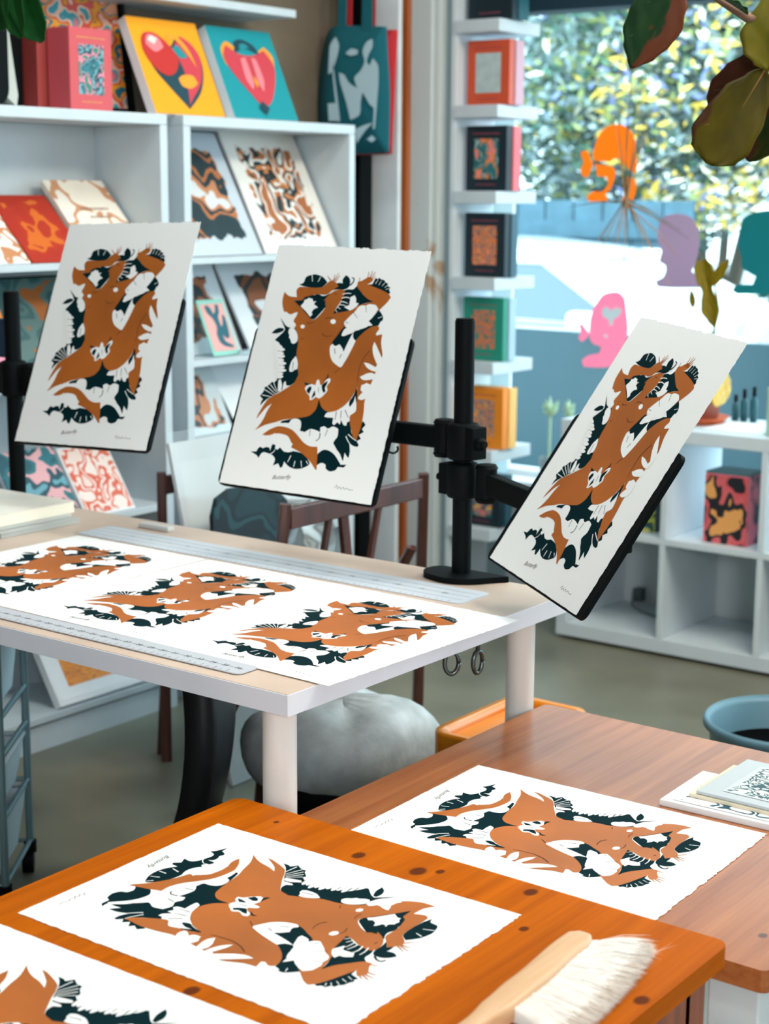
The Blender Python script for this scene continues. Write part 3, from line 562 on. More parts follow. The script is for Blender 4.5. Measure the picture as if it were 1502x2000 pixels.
EAS = [((-2.611, 2.472, 1.160), (.997, .076, .031), (-.059, .407, .912), 'upright print on the black tilted board at far left, in front of the shelves'),
       ((-2.050, 2.516, 1.117), (.999, .041, -.011), (-.005, .378, .926), 'upright print on the middle tilted board, in front of the brown chair'),
       ((-1.347, 2.415, 1.026), (.818, -.575, -.036), (.337, .426, .840), 'steeply leaning print on the right hand board, in front of the window')]
for c, r, u, lab in EAS: art_print(lab, c, r, u, GP)
# ------------------------------------------------------------------ pole stands carrying the boards
def board(t, c, r, u, h, shift, ext):
    c, r, u = Vector(c), Vector(r).normalized(), Vector(u).normalized(); n = r.cross(u).normalized(); u = n.cross(r)
    hw = PW / 2 + ext; z0 = -PH / 2 - .004; pts = [c + r * x + u * y - n * .0008 for x, y in rrect(-hw, hw, z0, z0 + h, .014)]
    b = MB(); b.prism(pts, -n * .009); bo = b.build('display_board', BLACKP, t, .0015)
    cb = c + u * (z0 + h * .5) - n * .010
    b = MB(); b.obox(cb - n * .008, r * .05, u * .05, n * .0075); b.tube([cb - n * .014, cb - n * .05], .016, 12); b.build('mounting_plate', BLACK, bo, .003); return cb, n, r, u
def pole(label, px, py, ztop):
    t = thing('pole_stand', label, 'stand', (px, py, WTZ), 'pole stands clamped to the white table')
    b = MB(); b.tube([(px, py, WTZ + .012), (px, py, ztop - .004)], .0187, 28); b.tube([(px, py, ztop - .004), (px, py, ztop)], .0172, 28); b.build('pole', BLACK, t)
    b = MB(); pts = [(px + x, py + y, WTZ + .012) for x, y in smooth([(-.055, -.045), (0, -.062), (.045, -.045), (.075, -.005), (.095, .022), (.06, .024), (-.055, .022), (-.072, -.01)], True, 5, 95)]
    b.prism(pts, (0, 0, -.011)); b.build('base_plate', BLACK, t, .003); return t
def collar(t, px, py, z, h, d, knob=True):
    b = MB(); b.lathe([(.0205, 0), (.029, .003), (.031, .010), (.031, h - .010), (.029, h - .003), (.0205, h)], (px, py, z), 24)
    d = Vector((d[0], d[1], 0)).normalized(); q = Vector((-d.y, d.x, 0))
    b.obox(Vector((px, py, z + h / 2)) - d * .034, d * .012, q * .018, Vector((0, 0, h * .42)))
    co_ = b.build('collar', BLACK, t, .002)
    if knob:
        b = MB(); k0 = Vector((px, py, z + h * .5)) - d * .045; b.tube([k0, k0 - d * .006, k0 - d * .010, k0 - d * .016], [.012, .012, .007, .007], 12); b.build('knob', BLACK, co_)
    return co_
def arm(t, p0, p1, clip=True):
    p0, p1 = Vector(p0), Vector(p1); d = (p1 - p0); l = d.length; d.normalize(); q = Vector((-d.y, d.x, 0)).normalized(); b = MB()
    b.tube([p0 + Vector((0, 0, -.028)), p0 + Vector((0, 0, .028))], .020, 16); b.obox(p0 + d * l * .5 + Vector((0, 0, .001)), d * l * .5, q * .013, Vector((0, 0, .021)))
    b.obox(p1, d * .018, q * .016, Vector((0, 0, .026))); a = b.build('arm', BLACK, t, .004)
    for s in (-1, 1): b = MB(); b.tube([p0 + Vector((0, 0, s * .029)), p0 + Vector((0, 0, s * .036))], [.022, .018], 16); b.build('pivot_cap', BLACK, a)
    if clip:
        m_ = p0 + d * l * .45 + Vector((0, 0, -.022)); b = MB(); b.tube([m_ + d * .013 * math.cos(w * .5236) + Vector((0, 0, -.010 - .010 * math.sin(w * .5236) - 0)) for w in range(-1, 8)], .0022, 6); b.build('cable_clip', BLACK, a)
PX, PY = -1.740, 2.553
t = pole('black pole stand at the right of the white table, carrying the middle and right boards', PX, PY, 1.23)
collar(t, PX, PY, .964, .072, (-1, .25)); collar(t, PX, PY, .891, .070, (1, -.1))
cb, n, r, u = board(t, *EAS[1][:3], .335, 0, .006); e_ = cb - n * .058
arm(t, (PX - .052, PY + .012, 1.000), (e_.x, e_.y, 1.004))
cb, n, r, u = board(t, *EAS[2][:3], .305, 0, .016); e_ = cb - n * .085
arm(t, (PX + .058, PY - .006, .926), e_, False)
PX, PY = -3.010, 2.553
t = pole('black pole stand at the left end of the white table behind the left print', PX, PY, 1.229)
collar(t, PX, PY, .985, .085, (1, .1)); cb, n, r, u = board(t, *EAS[0][:3], .34, 0, .005); e_ = cb - n * .058
arm(t, (PX + .056, PY, 1.03), (e_.x, e_.y + .012, 1.04), False)
b = MB(); b.box(PX - .047, PX - .020, PY - .012, PY + .012, 1.075, 1.165); b.build('cable_clip', mat('clip_blue', (12, 50, 76), .5), t, .004)
# ================================================================== things on the white table
def ruler(label, x0, x1, y0, y1, z, m, nums, ticks, flip=False):
    t = thing('ruler', label, 'ruler', ((x0 + x1) / 2, (y0 + y1) / 2, z))
    b = MB(); b.prism([(x, y, z + .0016) for x, y in rrect(x0, x1, y0, y1, .012)], (0, 0, -.0016)); b.build('blade', m, t)
    b = MB(); k = x1 - .028; i = 0; pitch = .027
    while k > x0 + .01:
        b.box(k - .0004, k + .0004, y0 + .001, y0 + (.011 if i % 2 == 0 else .007), z + .0017, z + .0018); k -= pitch / 2; i += 1
    for g in range(ticks): y = y0 + (y1 - y0) * (g + 1) / (ticks + 1); b.box(x0 + .005, x1 - .012, y - .0003, y + .0003, z + .0017, z + .0018)
    for k, num in nums:
        vs, fs = text_pts(num, .013); b.add([Vector((k + v.x, (y0 + y1) / 2 + v.y, z + .0018)) for v in vs], fs)
    b.build('scale_marks', mat('ruler_ink', (70, 84, 96), .6), t); return t
ruler('clear grey ruler with numbers along the front edge of the white table', -2.98, -1.633, 1.801, 1.850, WTZ + .0015, mat('ruler_grey', (196, 204, 214), .3), [(-1.655 - .027 * i, str(36 - i)) for i in range(30)], 1)
ruler('wide grey metal ruler along the back of the white table', -2.62, -1.622, 2.376, 2.478, WTZ + .0003, mat('ruler_metal', (204, 214, 224), .4), [(-1.69 - .054 * i, str(20 - i)) for i in range(16)], 3)
G4 = 'paper pads stacked at the left end of the white table'
for i, (x1, y0, z, h, lab, c) in enumerate([(-2.700, 2.24, 0, .012, 'thin grey pad at the bottom of the paper stack on the white table', (176, 182, 180)), (-2.725, 2.25, .012, .010, 'thin white pad in the middle of the paper stack on the white table', (238, 236, 228)), (-2.715, 2.23, .022, .026, 'thick cream paper pad on top of the stack on the white table', (246, 240, 222))]):
    t = thing('paper_pad', lab, 'paper pad', ((x1 - 3.0) / 2, 2.33, WTZ + z), G4)
    b = MB(); b.box(-2.985, x1, y0, 2.46, WTZ + z + .0002, WTZ + z + h - .0008); b.build('page_block', mat('pages%d' % i, c, .8, bump=.1, bscale=200), t, .001)
    b = MB(); b.box(-2.986, x1 + .001, y0 - .001, 2.461, WTZ + z + h - .0007, WTZ + z + h - .0001); b.build('cover', mat('pad_cover%d' % i, (250, 248, 238) if i else (190, 196, 196), .8), t)
b = MB(); b.box(-2.565, -2.475, 2.508, 2.530, WTZ, WTZ + .011); tag(b.build('eraser', mat('eraser_grey', (206, 210, 210), .5), bevel=.003), 'small pale grey eraser block near the back edge of the white table', 'eraser')
for i, (y, a, lab) in enumerate(((2.245, .7, 'steel screw ring under the right table edge, nearer the front corner'), (2.325, .1, 'steel screw ring under the right table edge, nearer the round leg'))):
    b = MB(); c = Vector((WT1 - .035, y, (.672, .655)[i])); d = Vector((math.sin(a), math.cos(a), 0))
    b.tube([c + d * .0125 * math.cos(k * .3142) + Vector((0, 0, .020 * math.sin(k * .3142))) for k in range(21)], .0042, 8); b.tube([c + Vector((0, 0, .019)), Vector((c.x, c.y, WTZ - .0345))], .0042, 8)
    tag(b.build('screw_ring', mat('ring_steel', (96, 104, 104), .3, metal=.9), weld=True), lab, 'ring', 'screw rings under the white table')
# ================================================================== brush on the pine table
t = thing('bench_brush', 'beech handled bench brush with long white bristles on the orange table', 'brush', (-.88, 1.45, PTZ))
def hsec(y): # half width, x centre, z bottom, z top along the handle
    k = [(1.14, .010, -.886, .010, .024), (1.29, .011, -.892, .006, .026), (1.345, .0125, -.888, .008, .032), (1.378, .0175, -.884, .014, .038), (1.43, .0185, -.887, .014, .039), (1.56, .0185, -.897, .014, .039), (1.578, .017, -.899, .015, .038), (1.588, .010, -.900, .018, .035)]
    for a, b_ in zip(k, k[1:]):
        if a[0] <= y <= b_[0]: f = (y - a[0]) / (b_[0] - a[0]); f = f * f * (3 - 2 * f); return [a[i] + (b_[i] - a[i]) * f for i in range(1, 5)]
    return k[-1][1:]
rows = []
for i in range(34):
    y = 1.14 + .448 * i / 33; hw, cx, z0, z1 = hsec(y); cz, hz = (z0 + z1) / 2, (z1 - z0) / 2
    rows.append([Vector((cx + hw * math.copysign(abs(math.cos(a)) ** .45, math.cos(a)), y, PTZ + cz + hz * math.copysign(abs(math.sin(a)) ** .45, math.sin(a)))) for a in [2 * math.pi * j / 20 for j in range(21)]])
b = MB(); b.grid(rows); b.add(rows[0][:-1], [tuple(range(20))]); b.add(rows[-1][:-1], [tuple(range(20))[::-1]]); b.build('handle', BEECH, t)
random.seed(5); b = MB()
for i in range(9000):
    f = random.random(); row = random.random(); p = Vector((-.872 - .010 * f + random.uniform(-.004, .003), 1.385 + .190 * f, PTZ + .016 + .018 * row)); ln = random.uniform(.060, .068) + .016 * f
    sp = .55 + (f - .5) * 1.0 + random.gauss(0, .06); e = p + Vector((ln * math.cos(sp), ln * math.sin(sp) + .012 * f, 0)); e.z = PTZ + .0015 + .015 * row * random.random() + .003 * random.random()
    mid = (p + e) / 2 + Vector((0, random.gauss(0, .0015), .004)); tip = (e - p).normalized(); q = Vector((-tip.y, tip.x, .3)).normalized() * .00026
    mm = p.lerp(e, .78) + Vector((0, 0, .002))
    b.add([p - q, p + q, mid + q, mid - q, mm + q, mm - q], [(0, 1, 2, 3), (3, 2, 4, 5)], random.choice((0, 0, 0, 1))); b.add([mm - q, mm + q, e], [(0, 1, 2)], random.choice((2, 2, 0)))
for i in range(26):
    f = random.random(); p = Vector((-.83, 1.43 + .22 * f, PTZ + .012)); e = p + Vector((random.uniform(.008, .018), random.uniform(-.01, .025), random.uniform(-.008, .008))); q = Vector((0, 0, .0003)); b.add([p - q, p + q, e], [(0, 1, 2)])
o = b.build('bristles', [mat('bristle_white', (252, 248, 242), .6), mat('bristle_cream', (240, 232, 222), .6), mat('bristle_tip', (206, 188, 170), .6)], t); o['kind'] = 'stuff'
# ================================================================== booklets at the right edge of the low table
G5 = 'prints and booklets piled at the right of the low table'
def lying(name, label, x0, y0, x1, y1, z, h, body, img, mg, rot):
    a = math.radians(rot); ex = Vector((math.cos(a), math.sin(a), 0)) * (x1 - x0); ey = Vector((-math.sin(a), math.cos(a), 0)) * (y1 - y0); bl = Vector((x0, y0, z + h))
    return picture(name, label, 'booklet', bl, bl + ex, bl + ey, h, body, img, mg, mg, G5)
WOODCUT = art('woodcut', [(222, 228, 228), (40, 84, 86), (224, 230, 230), (30, 76, 80), (230, 234, 232)], 9, .04, (206, 214, 218), 3.1, dist=2.5, wob=.05)
BLUEB = art('blue_bold', [(250, 250, 248), (28, 96, 120), (250, 250, 248), (20, 84, 104), (250, 250, 248)], 4.5, .05, (250, 250, 248), 6.3, dist=1.6, wob=.04)
lying('booklet', 'white booklet with bold blue shapes under the pile by the right photo edge', -1.122, 2.200, -.83, 2.36, BTZ, .010, WHITE, BLUEB, .06, 2)
lying('booklet', 'thin cream booklet in the middle of the pile by the right photo edge', -1.090, 2.236, -.82, 2.40, BTZ + .0105, .006, CREAM, mat('blush', (240, 224, 220), .8), .1, 1)
lying('booklet', 'pale grey sheet with a dark woodcut picture on top of the pile', -1.080, 2.240, -.80, 2.425, BTZ + .017, .005, mat('sheet_grey', (196, 206, 212), .7), WOODCUT, .12, 0)
# ================================================================== office chair, stool, bucket, trolley, chairs
t = thing('office_chair', 'office chair with grey fabric seat and curved black back under the white table', 'chair', (-2.065, 2.60, 0))
GREYF = mat('grey_fabric', (172, 182, 186), .95, var=.12, scale=14, bump=.3, bscale=60)
rows = []
for i in range(15):
    v_ = i / 14; rr = [(.05, .02), (.18, .0)]
    ph = math.pi * v_; ring = []
    for j in range(37):
        a = 2 * math.pi * j / 36; sx = math.copysign(abs(math.cos(a)) ** .62, math.cos(a)); sy = math.copysign(abs(math.sin(a)) ** .62, math.sin(a)); k = math.sin(ph) ** .5
        ring.append(Vector((-2.065 + .185 * sx * k, 2.60 + .195 * sy * k, .325 + .092 * math.cos(ph) * (1 + .10 * math.cos(2 * a)) + .012 * math.sin(3 * a + 6 * v_))))
    rows.append(ring)
b = MB(); b.grid(rows); b.build('seat_cushion', GREYF, t)
b = MB(); b.lathe([(.0, .20), (.13, .205), (.17, .23), (.185, .27), (.175, .28)], (-2.065, 2.60, 0), 32); b.build('seat_shell', BLACKP, t)
rows = []; wd_, nd_ = Vector((-.62, .78, 0)), Vector((.78, .62, 0))
for i in range(15):
    f = i / 14; z = .12 + .56 * f; hw = .15 + .05 * math.sin(math.pi * f); r_ = []
    for j in range(13):
        g = (j / 12 - .5) * 2; r_.append(Vector((-2.20, 2.335, z)) + wd_ * hw * g + nd_ * (.045 * math.sin(math.pi * f) - .07 * (1 - f) - .03 * f + .03 * (1 - g * g)))
    rows.append(r_)
b = MB(); b.grid(rows); b.build('backrest', mat('chair_black', (9, 14, 20), .45, spec=.4), t, solid=.055)
b = MB(); b.tube([(-2.065, 2.60, .08), (-2.065, 2.60, .205)], .028, 16); b.tube([(-2.09, 2.56, .20), (-2.16, 2.40, .19), (-2.19, 2.345, .22)], .022, 10); b.build('column', BLACKP, t)
b = MB()
for k in range(5):
    a = 2 * math.pi * k / 5 + .35; e = Vector((-2.065 + .18 * math.cos(a), 2.60 + .18 * math.sin(a), .065)); b.tube([(-2.065, 2.60, .10), e], [.028, .014], 8)
b.build('star_base', BLACKP, t)
for k in range(5):
    a = 2 * math.pi * k / 5 + .35; b = MB(); c = Vector((-2.065 + .18 * math.cos(a), 2.60 + .18 * math.sin(a), .03)); d = Vector((-math.sin(a), math.cos(a), 0)); b.tube([c - d * .022, c + d * .022], .03, 16); b.build('caster', BLACKP, t, .003)
ORP = mat('orange_plastic', (220, 132, 6), .3, spec=.4, coat=.3)
t = thing('plastic_stool', 'orange plastic stool half hidden behind the brown low table', 'stool', (-1.69, 2.66, 0))
sx0, sx1, sy0, sy1, sz = -1.785, -1.598, 2.512, 2.825, .432
b = MB(); out = rrect(sx0, sx1, sy0, sy1, .035, 6); inn = rrect(sx0 + .02, sx1 - .02, sy0 + .02, sy1 - .02, .025, 6); n_ = len(out); mx_, my_ = (sx0 + sx1) / 2, (sy0 + sy1) / 2
vs = [(x, y, sz - .12) for x, y in out] + [(x, y, sz - .007) for x, y in out] + [(x * .985 + mx_ * .015, y * .985 + my_ * .015, sz) for x, y in out] + [(x, y, sz - .002) for x, y in inn] + [(x, y, sz - .018) for x, y in inn]
b.add(vs, [(i * n_ + j, i * n_ + (j + 1) % n_, (i + 1) * n_ + (j + 1) % n_, (i + 1) * n_ + j) for i in range(4) for j in range(n_)], 0, True); b.add(vs[-n_:], [tuple(range(n_))]); b.build('seat', ORP, t)
for x in (sx0 + .025, sx1 - .025):
    for y in (sy0 + .025, sy1 - .025): b = MB(); b.tube([(x, y, 0), (x, y, sz - .10)], [.020, .022], 14); b.build('leg', ORP, t)
b = MB(); b.lathe([(.0, .004), (.135, .004), (.140, .02), (.168, .30), (.180, .315), (.186, .308), (.186, .296), (.172, .292), (.148, .0), (.0, .0)], (-1.405, 3.36, 0), 40); tag(b.build('bucket', [mat('bucket_blue', (84, 122, 138), .5)]), 'blue grey bucket on the floor behind the low table at the right edge', 'bucket')
b = MB(); b.lathe([(.0, .235), (.155, .235), (.160, .24)], (-1.405, 3.36, 0), 32); b.lathe([(.0, .01), (.137, .01), (.1685, .288), (.169, .289)], (-1.405, 3.36, 0), 32); o = b.build('bucket_liner', mat('liner_black', (4, 6, 8), .9, spec=.05)); tag(o, 'black bag lining the blue grey bucket', 'bag')
# trolley
t = thing('wire_trolley', 'metal wire trolley on casters at the left, with pale plastic bins', 'trolley', (-2.66, 2.06, 0))
A_, B_ = Vector((-2.505, 2.055, 0)), Vector((-2.650, 2.246, 0)); W_ = Vector((-.26, -.225, 0))
def frame_(p, q, nm):
    b = MB()
    for c in (p, q): b.tube([c + Vector((0, 0, .06)), c + Vector((0, 0, .665))], .0085, 10)
    for z in (.075, .215, .345, .425, .60): b.tube([p + Vector((0, 0, z)), q + Vector((0, 0, z))], .006, 8)
    b.build(nm, STEEL, t)
frame_(A_, B_, 'side_frame'); frame_(A_ + W_, B_ + W_, 'side_frame')
for z in (.075, .215, .60):
    b = MB()
    for c in (A_, B_): b.tube([c + Vector((0, 0, z)), c + W_ + Vector((0, 0, z))], .005, 8)
    for k in range(1, 9): c = A_ + W_ * k / 9; b.tube([c + Vector((0, 0, z)), c + (B_ - A_) + Vector((0, 0, z))], .003, 6)
    b.build('wire_shelf', STEEL, t)
for c in (A_, B_, A_ + W_, B_ + W_):
    b = MB(); d = Vector((.7, .7, 0)); b.tube([c + d * -.012 + Vector((-.008, 0, .028)), c + d * .012 + Vector((-.008, 0, .028))], .028, 18); b.tube([c + Vector((0, 0, .05)), c + Vector((0, 0, .075))], .014, 10); b.build('caster', BLACKP, t, .003)
BINM = glassy('bin_plastic', (.74, .88, .93), .2, .25, .8); e1 = (B_ - A_) * .5
for i, (z, h, lab) in enumerate(((.082, .125, 'pale blue plastic bin on the bottom shelf of the wire trolley'), (.223, .10, 'pale plastic bin on the middle shelf of the wire trolley'), (.42, .17, 'grey plastic bin near the top of the wire trolley'))):
    c0 = A_ + e1 + W_ * .445; u_, v_ = e1 * .86, W_ * .44; b = MB(); zz = z if i < 2 else .432
    for s, m_ in ((0, .0),):
        lo = [c0 + u_ * .88 * i_ + v_ * .88 * j_ + Vector((0, 0, zz)) for i_, j_ in ((-1, -1), (1, -1), (1, 1), (-1, 1))]; hi = [c0 + u_ * i_ + v_ * j_ + Vector((0, 0, zz + h)) for i_, j_ in ((-1, -1), (1, -1), (1, 1), (-1, 1))]
        b.add(lo + hi, [(3, 2, 1, 0)] + [(k, (k + 1) % 4, 4 + (k + 1) % 4, 4 + k) for k in range(4)])
    b.tube(hi + [hi[0]], .005, 6); tag(b.build('storage_bin', BINM, solid=.002), lab, 'bin', 'plastic bins on the wire trolley')
# folding chair behind the table, back rail running away from the camera
def chair(label, xr, y0, y1, zt, face, lean, dep=.30, spl=.10):
    t = thing('wooden_chair', label, 'chair', (xr + face * .2, (y0 + y1) / 2, 0), 'dark wooden chairs behind the white table')
    P = lambda f, z: Vector((xr + face * lean * (1 - z / zt), y0 + (y1 - y0) * f, z))
    for f in (0, 1):
        b = MB(); a, c = P(f, zt + .012), P(f, 0) + Vector((0, (f - .5) * spl, 0)); b.tube([a, c], [.017, .019], 4); b.build('post', WALNUT, t, .003)
        b = MB(); b.tube([P(f, .62) + Vector((0, .03 * (1 - 2 * f), 0)), P(f, .0) + Vector((face * dep, .03 * (1 - 2 * f), 0))], .016, 4); b.build('leg', WALNUT, t, .003)
    b = MB(); a, c = P(.02, zt - .022), P(.98, zt - .022); b.obox((a + c) / 2, (c - a) / 2, Vector((.009, 0, 0)), Vector((0, 0, .024))); b.build('top_rail', WALNUT, t, .003)
    for f0, f1, w in ((.30, .20, .007), (.40, .52, .013), (.66, .56, .007)):
        b = MB(); a, c = P(f0, zt - .045), P(f1, .46); d = (c - a) / 2; b.obox((a + c) / 2, d, Vector((.006, 0, 0)), Vector((0, w, 0))); b.build('back_slat', WALNUT, t)
    b = MB(); q = [(x, y, .455) for x, y in rrect(min(xr, xr + face * dep) + .0, max(xr, xr + face * dep), y0 + .04, y1 - .04, .03)]; b.prism(q, (0, 0, -.022)); b.build('seat', WALNUT, t, .003)
    return t
chair('dark brown wooden chair behind the white table, below the middle upright print', -2.285, 2.675, 3.185, .785, -1, .05)
chair('dark brown wooden chair by the shelves, mostly hidden by the clear poster holder', -2.93, 2.95, 3.40, .75, -1, .0, .05, .0)
HB1 = at(330, 866, 0, -2.86); HB0 = Vector((-2.66, HB1.y + .0, .003))
# clear holder with white sheet and a dark marbled poster
t, b_, ex, ey, n = picture('poster_holder', 'clear plastic holder with a white sheet leaning by the shelf units', 'poster', HB0, HB0 + Vector((0, .50, 0)), HB1, .012, mat('sheet_white', (232, 236, 240), .5), mat('sheet_white2', (240, 243, 245), .4), .04, .06)
b = MB(); q = b_ + n * .004; b.quad(q - ex * .01 - ey * .01, q + ex * 1.01 - ey * .01, q + ex * 1.01 + ey * 1.03, q - ex * .01 + ey * 1.03); b.build('clear_front', CLEAR, t)
t = thing('marbled_panel', 'dark teal marbled panel in a clear wrap standing below the middle print', 'panel', (-2.62, 3.42, .0))
MARB = art('marble', [(14, 34, 42), (22, 50, 58), (14, 34, 42), (34, 70, 78), (16, 36, 44), (24, 54, 62)], 3.2, 0, seed=2.0, dist=4)
Q = [at(px, py, 0, -2.69) for px, py in ((418, 1060), (416, 1010), (424, 975), (450, 955), (490, 948), (540, 955), (570, 985), (590, 1030), (602, 1080), (600, 1110), (430, 1100))]
b = MB(); b.prism(Q, (-.012, 0, 0)); ob = b.build('marbled_board', MARB, t)
uvl = ob.data.uv_layers.new(name='UVMap')
for l in ob.data.loops: co_ = ob.data.vertices[l.vertex_index].co; uvl.data[l.index].uv = (co_.y * 2.2, co_.z * 2.2)
rows = [[at(px + 12 * math.sin(j * 1.3 + i), py, 0, -2.675 + .012 * math.sin(i * 2.1 + j * 1.7)) for j, px in enumerate((560, 585, 610, 630, 645))] for i, py in enumerate((975, 1000, 1030, 1060, 1095))]
b = MB(); b.grid(rows); b.build('clear_wrap', CLEAR, t)
# ================================================================== on and in the left shelves
BM = [(20, 44, 50), (176, 108, 62), (18, 40, 46), (190, 128, 84), (228, 230, 228), (24, 48, 54)]
def lean(name, label, cat, y0, y1, z0, z1, xb, xt, th, body, img, mx=.06, my=.06, group=None, **k):
    return picture(name, label, cat, (xb, y0, z0), (xb, y1, z0), (xt, y0, z1), th, body, img, mx, my, group, **k)
def poly_on(t, b_, ex, ey, n, name, mats, polys, lay0=2):
    mb = MB()
    for i, (m, pts, *sm) in enumerate(polys):
        q = smooth([Vector(p) for p in pts], True, 4, 70) if not sm else [Vector(p) for p in pts]
        mb.poly([b_ + ex * p.x + ey * p.y + n * (.0008 + .0004 * (lay0 + i)) for p in q], m)
    return mb.build(name, mats, t)
CANY, CANT = mat('canvas_yellow', (246, 164, 14), .7), mat('canvas_teal', (0, 146, 156), .7)
HM = [mat('heart_red', (206, 62, 76), .6), mat('heart_pink', (236, 132, 140), .6), mat('heart_navy', (14, 62, 76), .6), mat('heart_teal', (24, 140, 148), .6), mat('heart_orange', (244, 160, 40), .6), mat('heart_white', (244, 220, 212), .6), mat('heart_crimson', (196, 44, 40), .6)]
t, *q = lean('canvas', 'yellow canvas with a glossy heart shape on the shelf top', 'canvas', 3.29, 3.565, STOP + .003, 1.925, -3.26, -3.375, .030, WHITE, CANY, 0, 0)
poly_on(t, *q, 'heart_motif', HM, [(2, [(.50, .06), (.20, .42), (.14, .62), (.20, .78), (.36, .82), (.50, .72), (.62, .80), (.78, .80), (.90, .66), (.88, .46), (.74, .24)]), (0, [(.52, .10), (.60, .18), (.80, .36), (.90, .60), (.84, .76), (.70, .84), (.56, .70), (.60, .44)]),
    (4, [(.50, .30), (.62, .28), (.74, .34), (.70, .42), (.56, .42), (.48, .38)]), (3, [(.52, .70), (.62, .74), (.72, .62), (.60, .60)]), (4, [(.48, .76), (.60, .80), (.72, .66), (.80, .50), (.76, .70), (.64, .84), (.52, .84)]),
    (6, [(.10, .66), (.16, .82), (.34, .84), (.50, .72), (.56, .58), (.46, .44), (.32, .40), (.18, .48)]), (1, [(.16, .72), (.22, .82), (.36, .80), (.40, .70), (.26, .64)]), (5, [(.20, .76), (.26, .81), (.34, .78), (.28, .72)])])
t, *q = lean('canvas', 'teal canvas with a red heart shape on the shelf top', 'canvas', 3.605, 3.885, STOP + .003, 1.925, -3.26, -3.375, .030, WHITE, CANT, 0, 0)
poly_on(t, *q, 'heart_motif', HM, [(4, [(.14, .56), (.12, .74), (.24, .84), (.36, .78), (.30, .74), (.20, .70)]), (4, [(.88, .56), (.92, .72), (.82, .82), (.70, .76), (.78, .72), (.84, .66)]), (0, [(.50, .12), (.22, .46), (.13, .66), (.22, .80), (.36, .72), (.50, .70), (.64, .72), (.80, .78), (.89, .62), (.82, .42), (.66, .20)]), (2, [(.34, .72), (.36, .84), (.50, .88), (.66, .82), (.70, .72), (.60, .76), (.50, .78), (.42, .76)]), (3, [(.42, .76), (.44, .82), (.52, .83), (.58, .79), (.50, .78)]),
    (1, [(.36, .44), (.38, .66), (.46, .68), (.47, .40), (.42, .32)]), (1, [(.54, .40), (.55, .68), (.62, .66), (.64, .44), (.58, .30)]), (4, [(.48, .40), (.50, .48), (.53, .40), (.50, .34)]), (2, [(.42, .12), (.50, .20), (.58, .12), (.50, .04)])])
CONF = art('confetti', [(222, 150, 110), (28, 110, 130), (236, 160, 30), (214, 84, 72), (240, 200, 176), (60, 160, 176), (214, 120, 130)], 5.5, 0, seed=1.3, dist=1.0)
lean('framed_picture', 'colourful patchwork picture in a black frame behind the pink boxed books', 'picture', 2.97, 3.375, STOP + .002, 2.05, -3.434, -3.482, .012, BLACKP, CONF, .05, .05, frame=(BLACKP, .014))
def boxset(label, x0, x1, y0, y1, z0, z1, body, cov, img, grp=None, face='X'):
    """a boxed book standing upright, its cover facing +X or -Y"""
    t = thing('boxed_book', label, 'book', ((x0 + x1) / 2, (y0 + y1) / 2, z0), grp)
    b = MB(); b.box(x0, x1, y0, y1, z0, z1); b.build('cover', body, t, .002)
    if face == 'X': p, ex, n = Vector((x1, y0, z0)), Vector((0, y1 - y0, 0)), Vector((1, 0, 0))
    else: p, ex, n = Vector((x0, y0, z0)), Vector((x1 - x0, 0, 0)), Vector((0, -1, 0))
    ey = Vector((0, 0, z1 - z0))
    if img:
        q = p + n * .0006; b = MB(); b.quad(q + ex * .20 + ey * .19, q + ex * .80 + ey * .19, q + ex * .80 + ey * .80, q + ex * .20 + ey * .80); b.build('cover_picture', img, t)
    if cov: inklines(t, p, ex, ey, n, cov, [(.16, .84, .87, .02), (.26, .74, .09, .018)])
    return t
GOLD = mat('gold_ink', (226, 150, 92), .5)
TEALP = art('tealpic', [(40, 120, 134), (24, 92, 104), (120, 170, 180), (14, 70, 82), (220, 140, 160), (40, 130, 110)], 3.5, 0, seed=4.4, dist=1.5)
boxset('pink boxed book with a teal picture, nearer the yellow canvas', -3.345, -3.262, 2.985, 3.132, STOP + .001, 1.868, PINK, GOLD, TEALP, 'pink boxed books on the shelf top')
boxset('second pink boxed book, behind and left of the one with the teal picture', -3.418, -3.350, 2.955, 3.10, STOP + .001, 1.866, PINKD, None, None, 'pink boxed books on the shelf top')
t = thing('shoulder_bag', 'black bag with a pale side at the left end of the shelf top', 'bag', (-3.38, 2.74, STOP))
b = MB(); b.prism([(-3.28, y, z) for y, z in rrect(2.62, 2.80, STOP + .002, 1.90, .04)], (-.10, 0, 0)); b.build('body', BLACKP, t, .012)
b = MB(); b.prism([(-3.30, y, z) for y, z in ((2.801, STOP + .03), (2.84, STOP + .002), (2.845, STOP + .03), (2.82, 1.86), (2.801, 1.86))], (-.09, 0, 0)); b.build('side_panel', mat('canvas_pale', (190, 196, 190), .9), t, .004)
b = MB(); b.box(-3.42, -3.40, 2.86, 2.95, STOP + .001, 1.88); tag(b.build('black_board', BLACKP, bevel=.002), 'black board standing between the bag and the pink books', 'board')
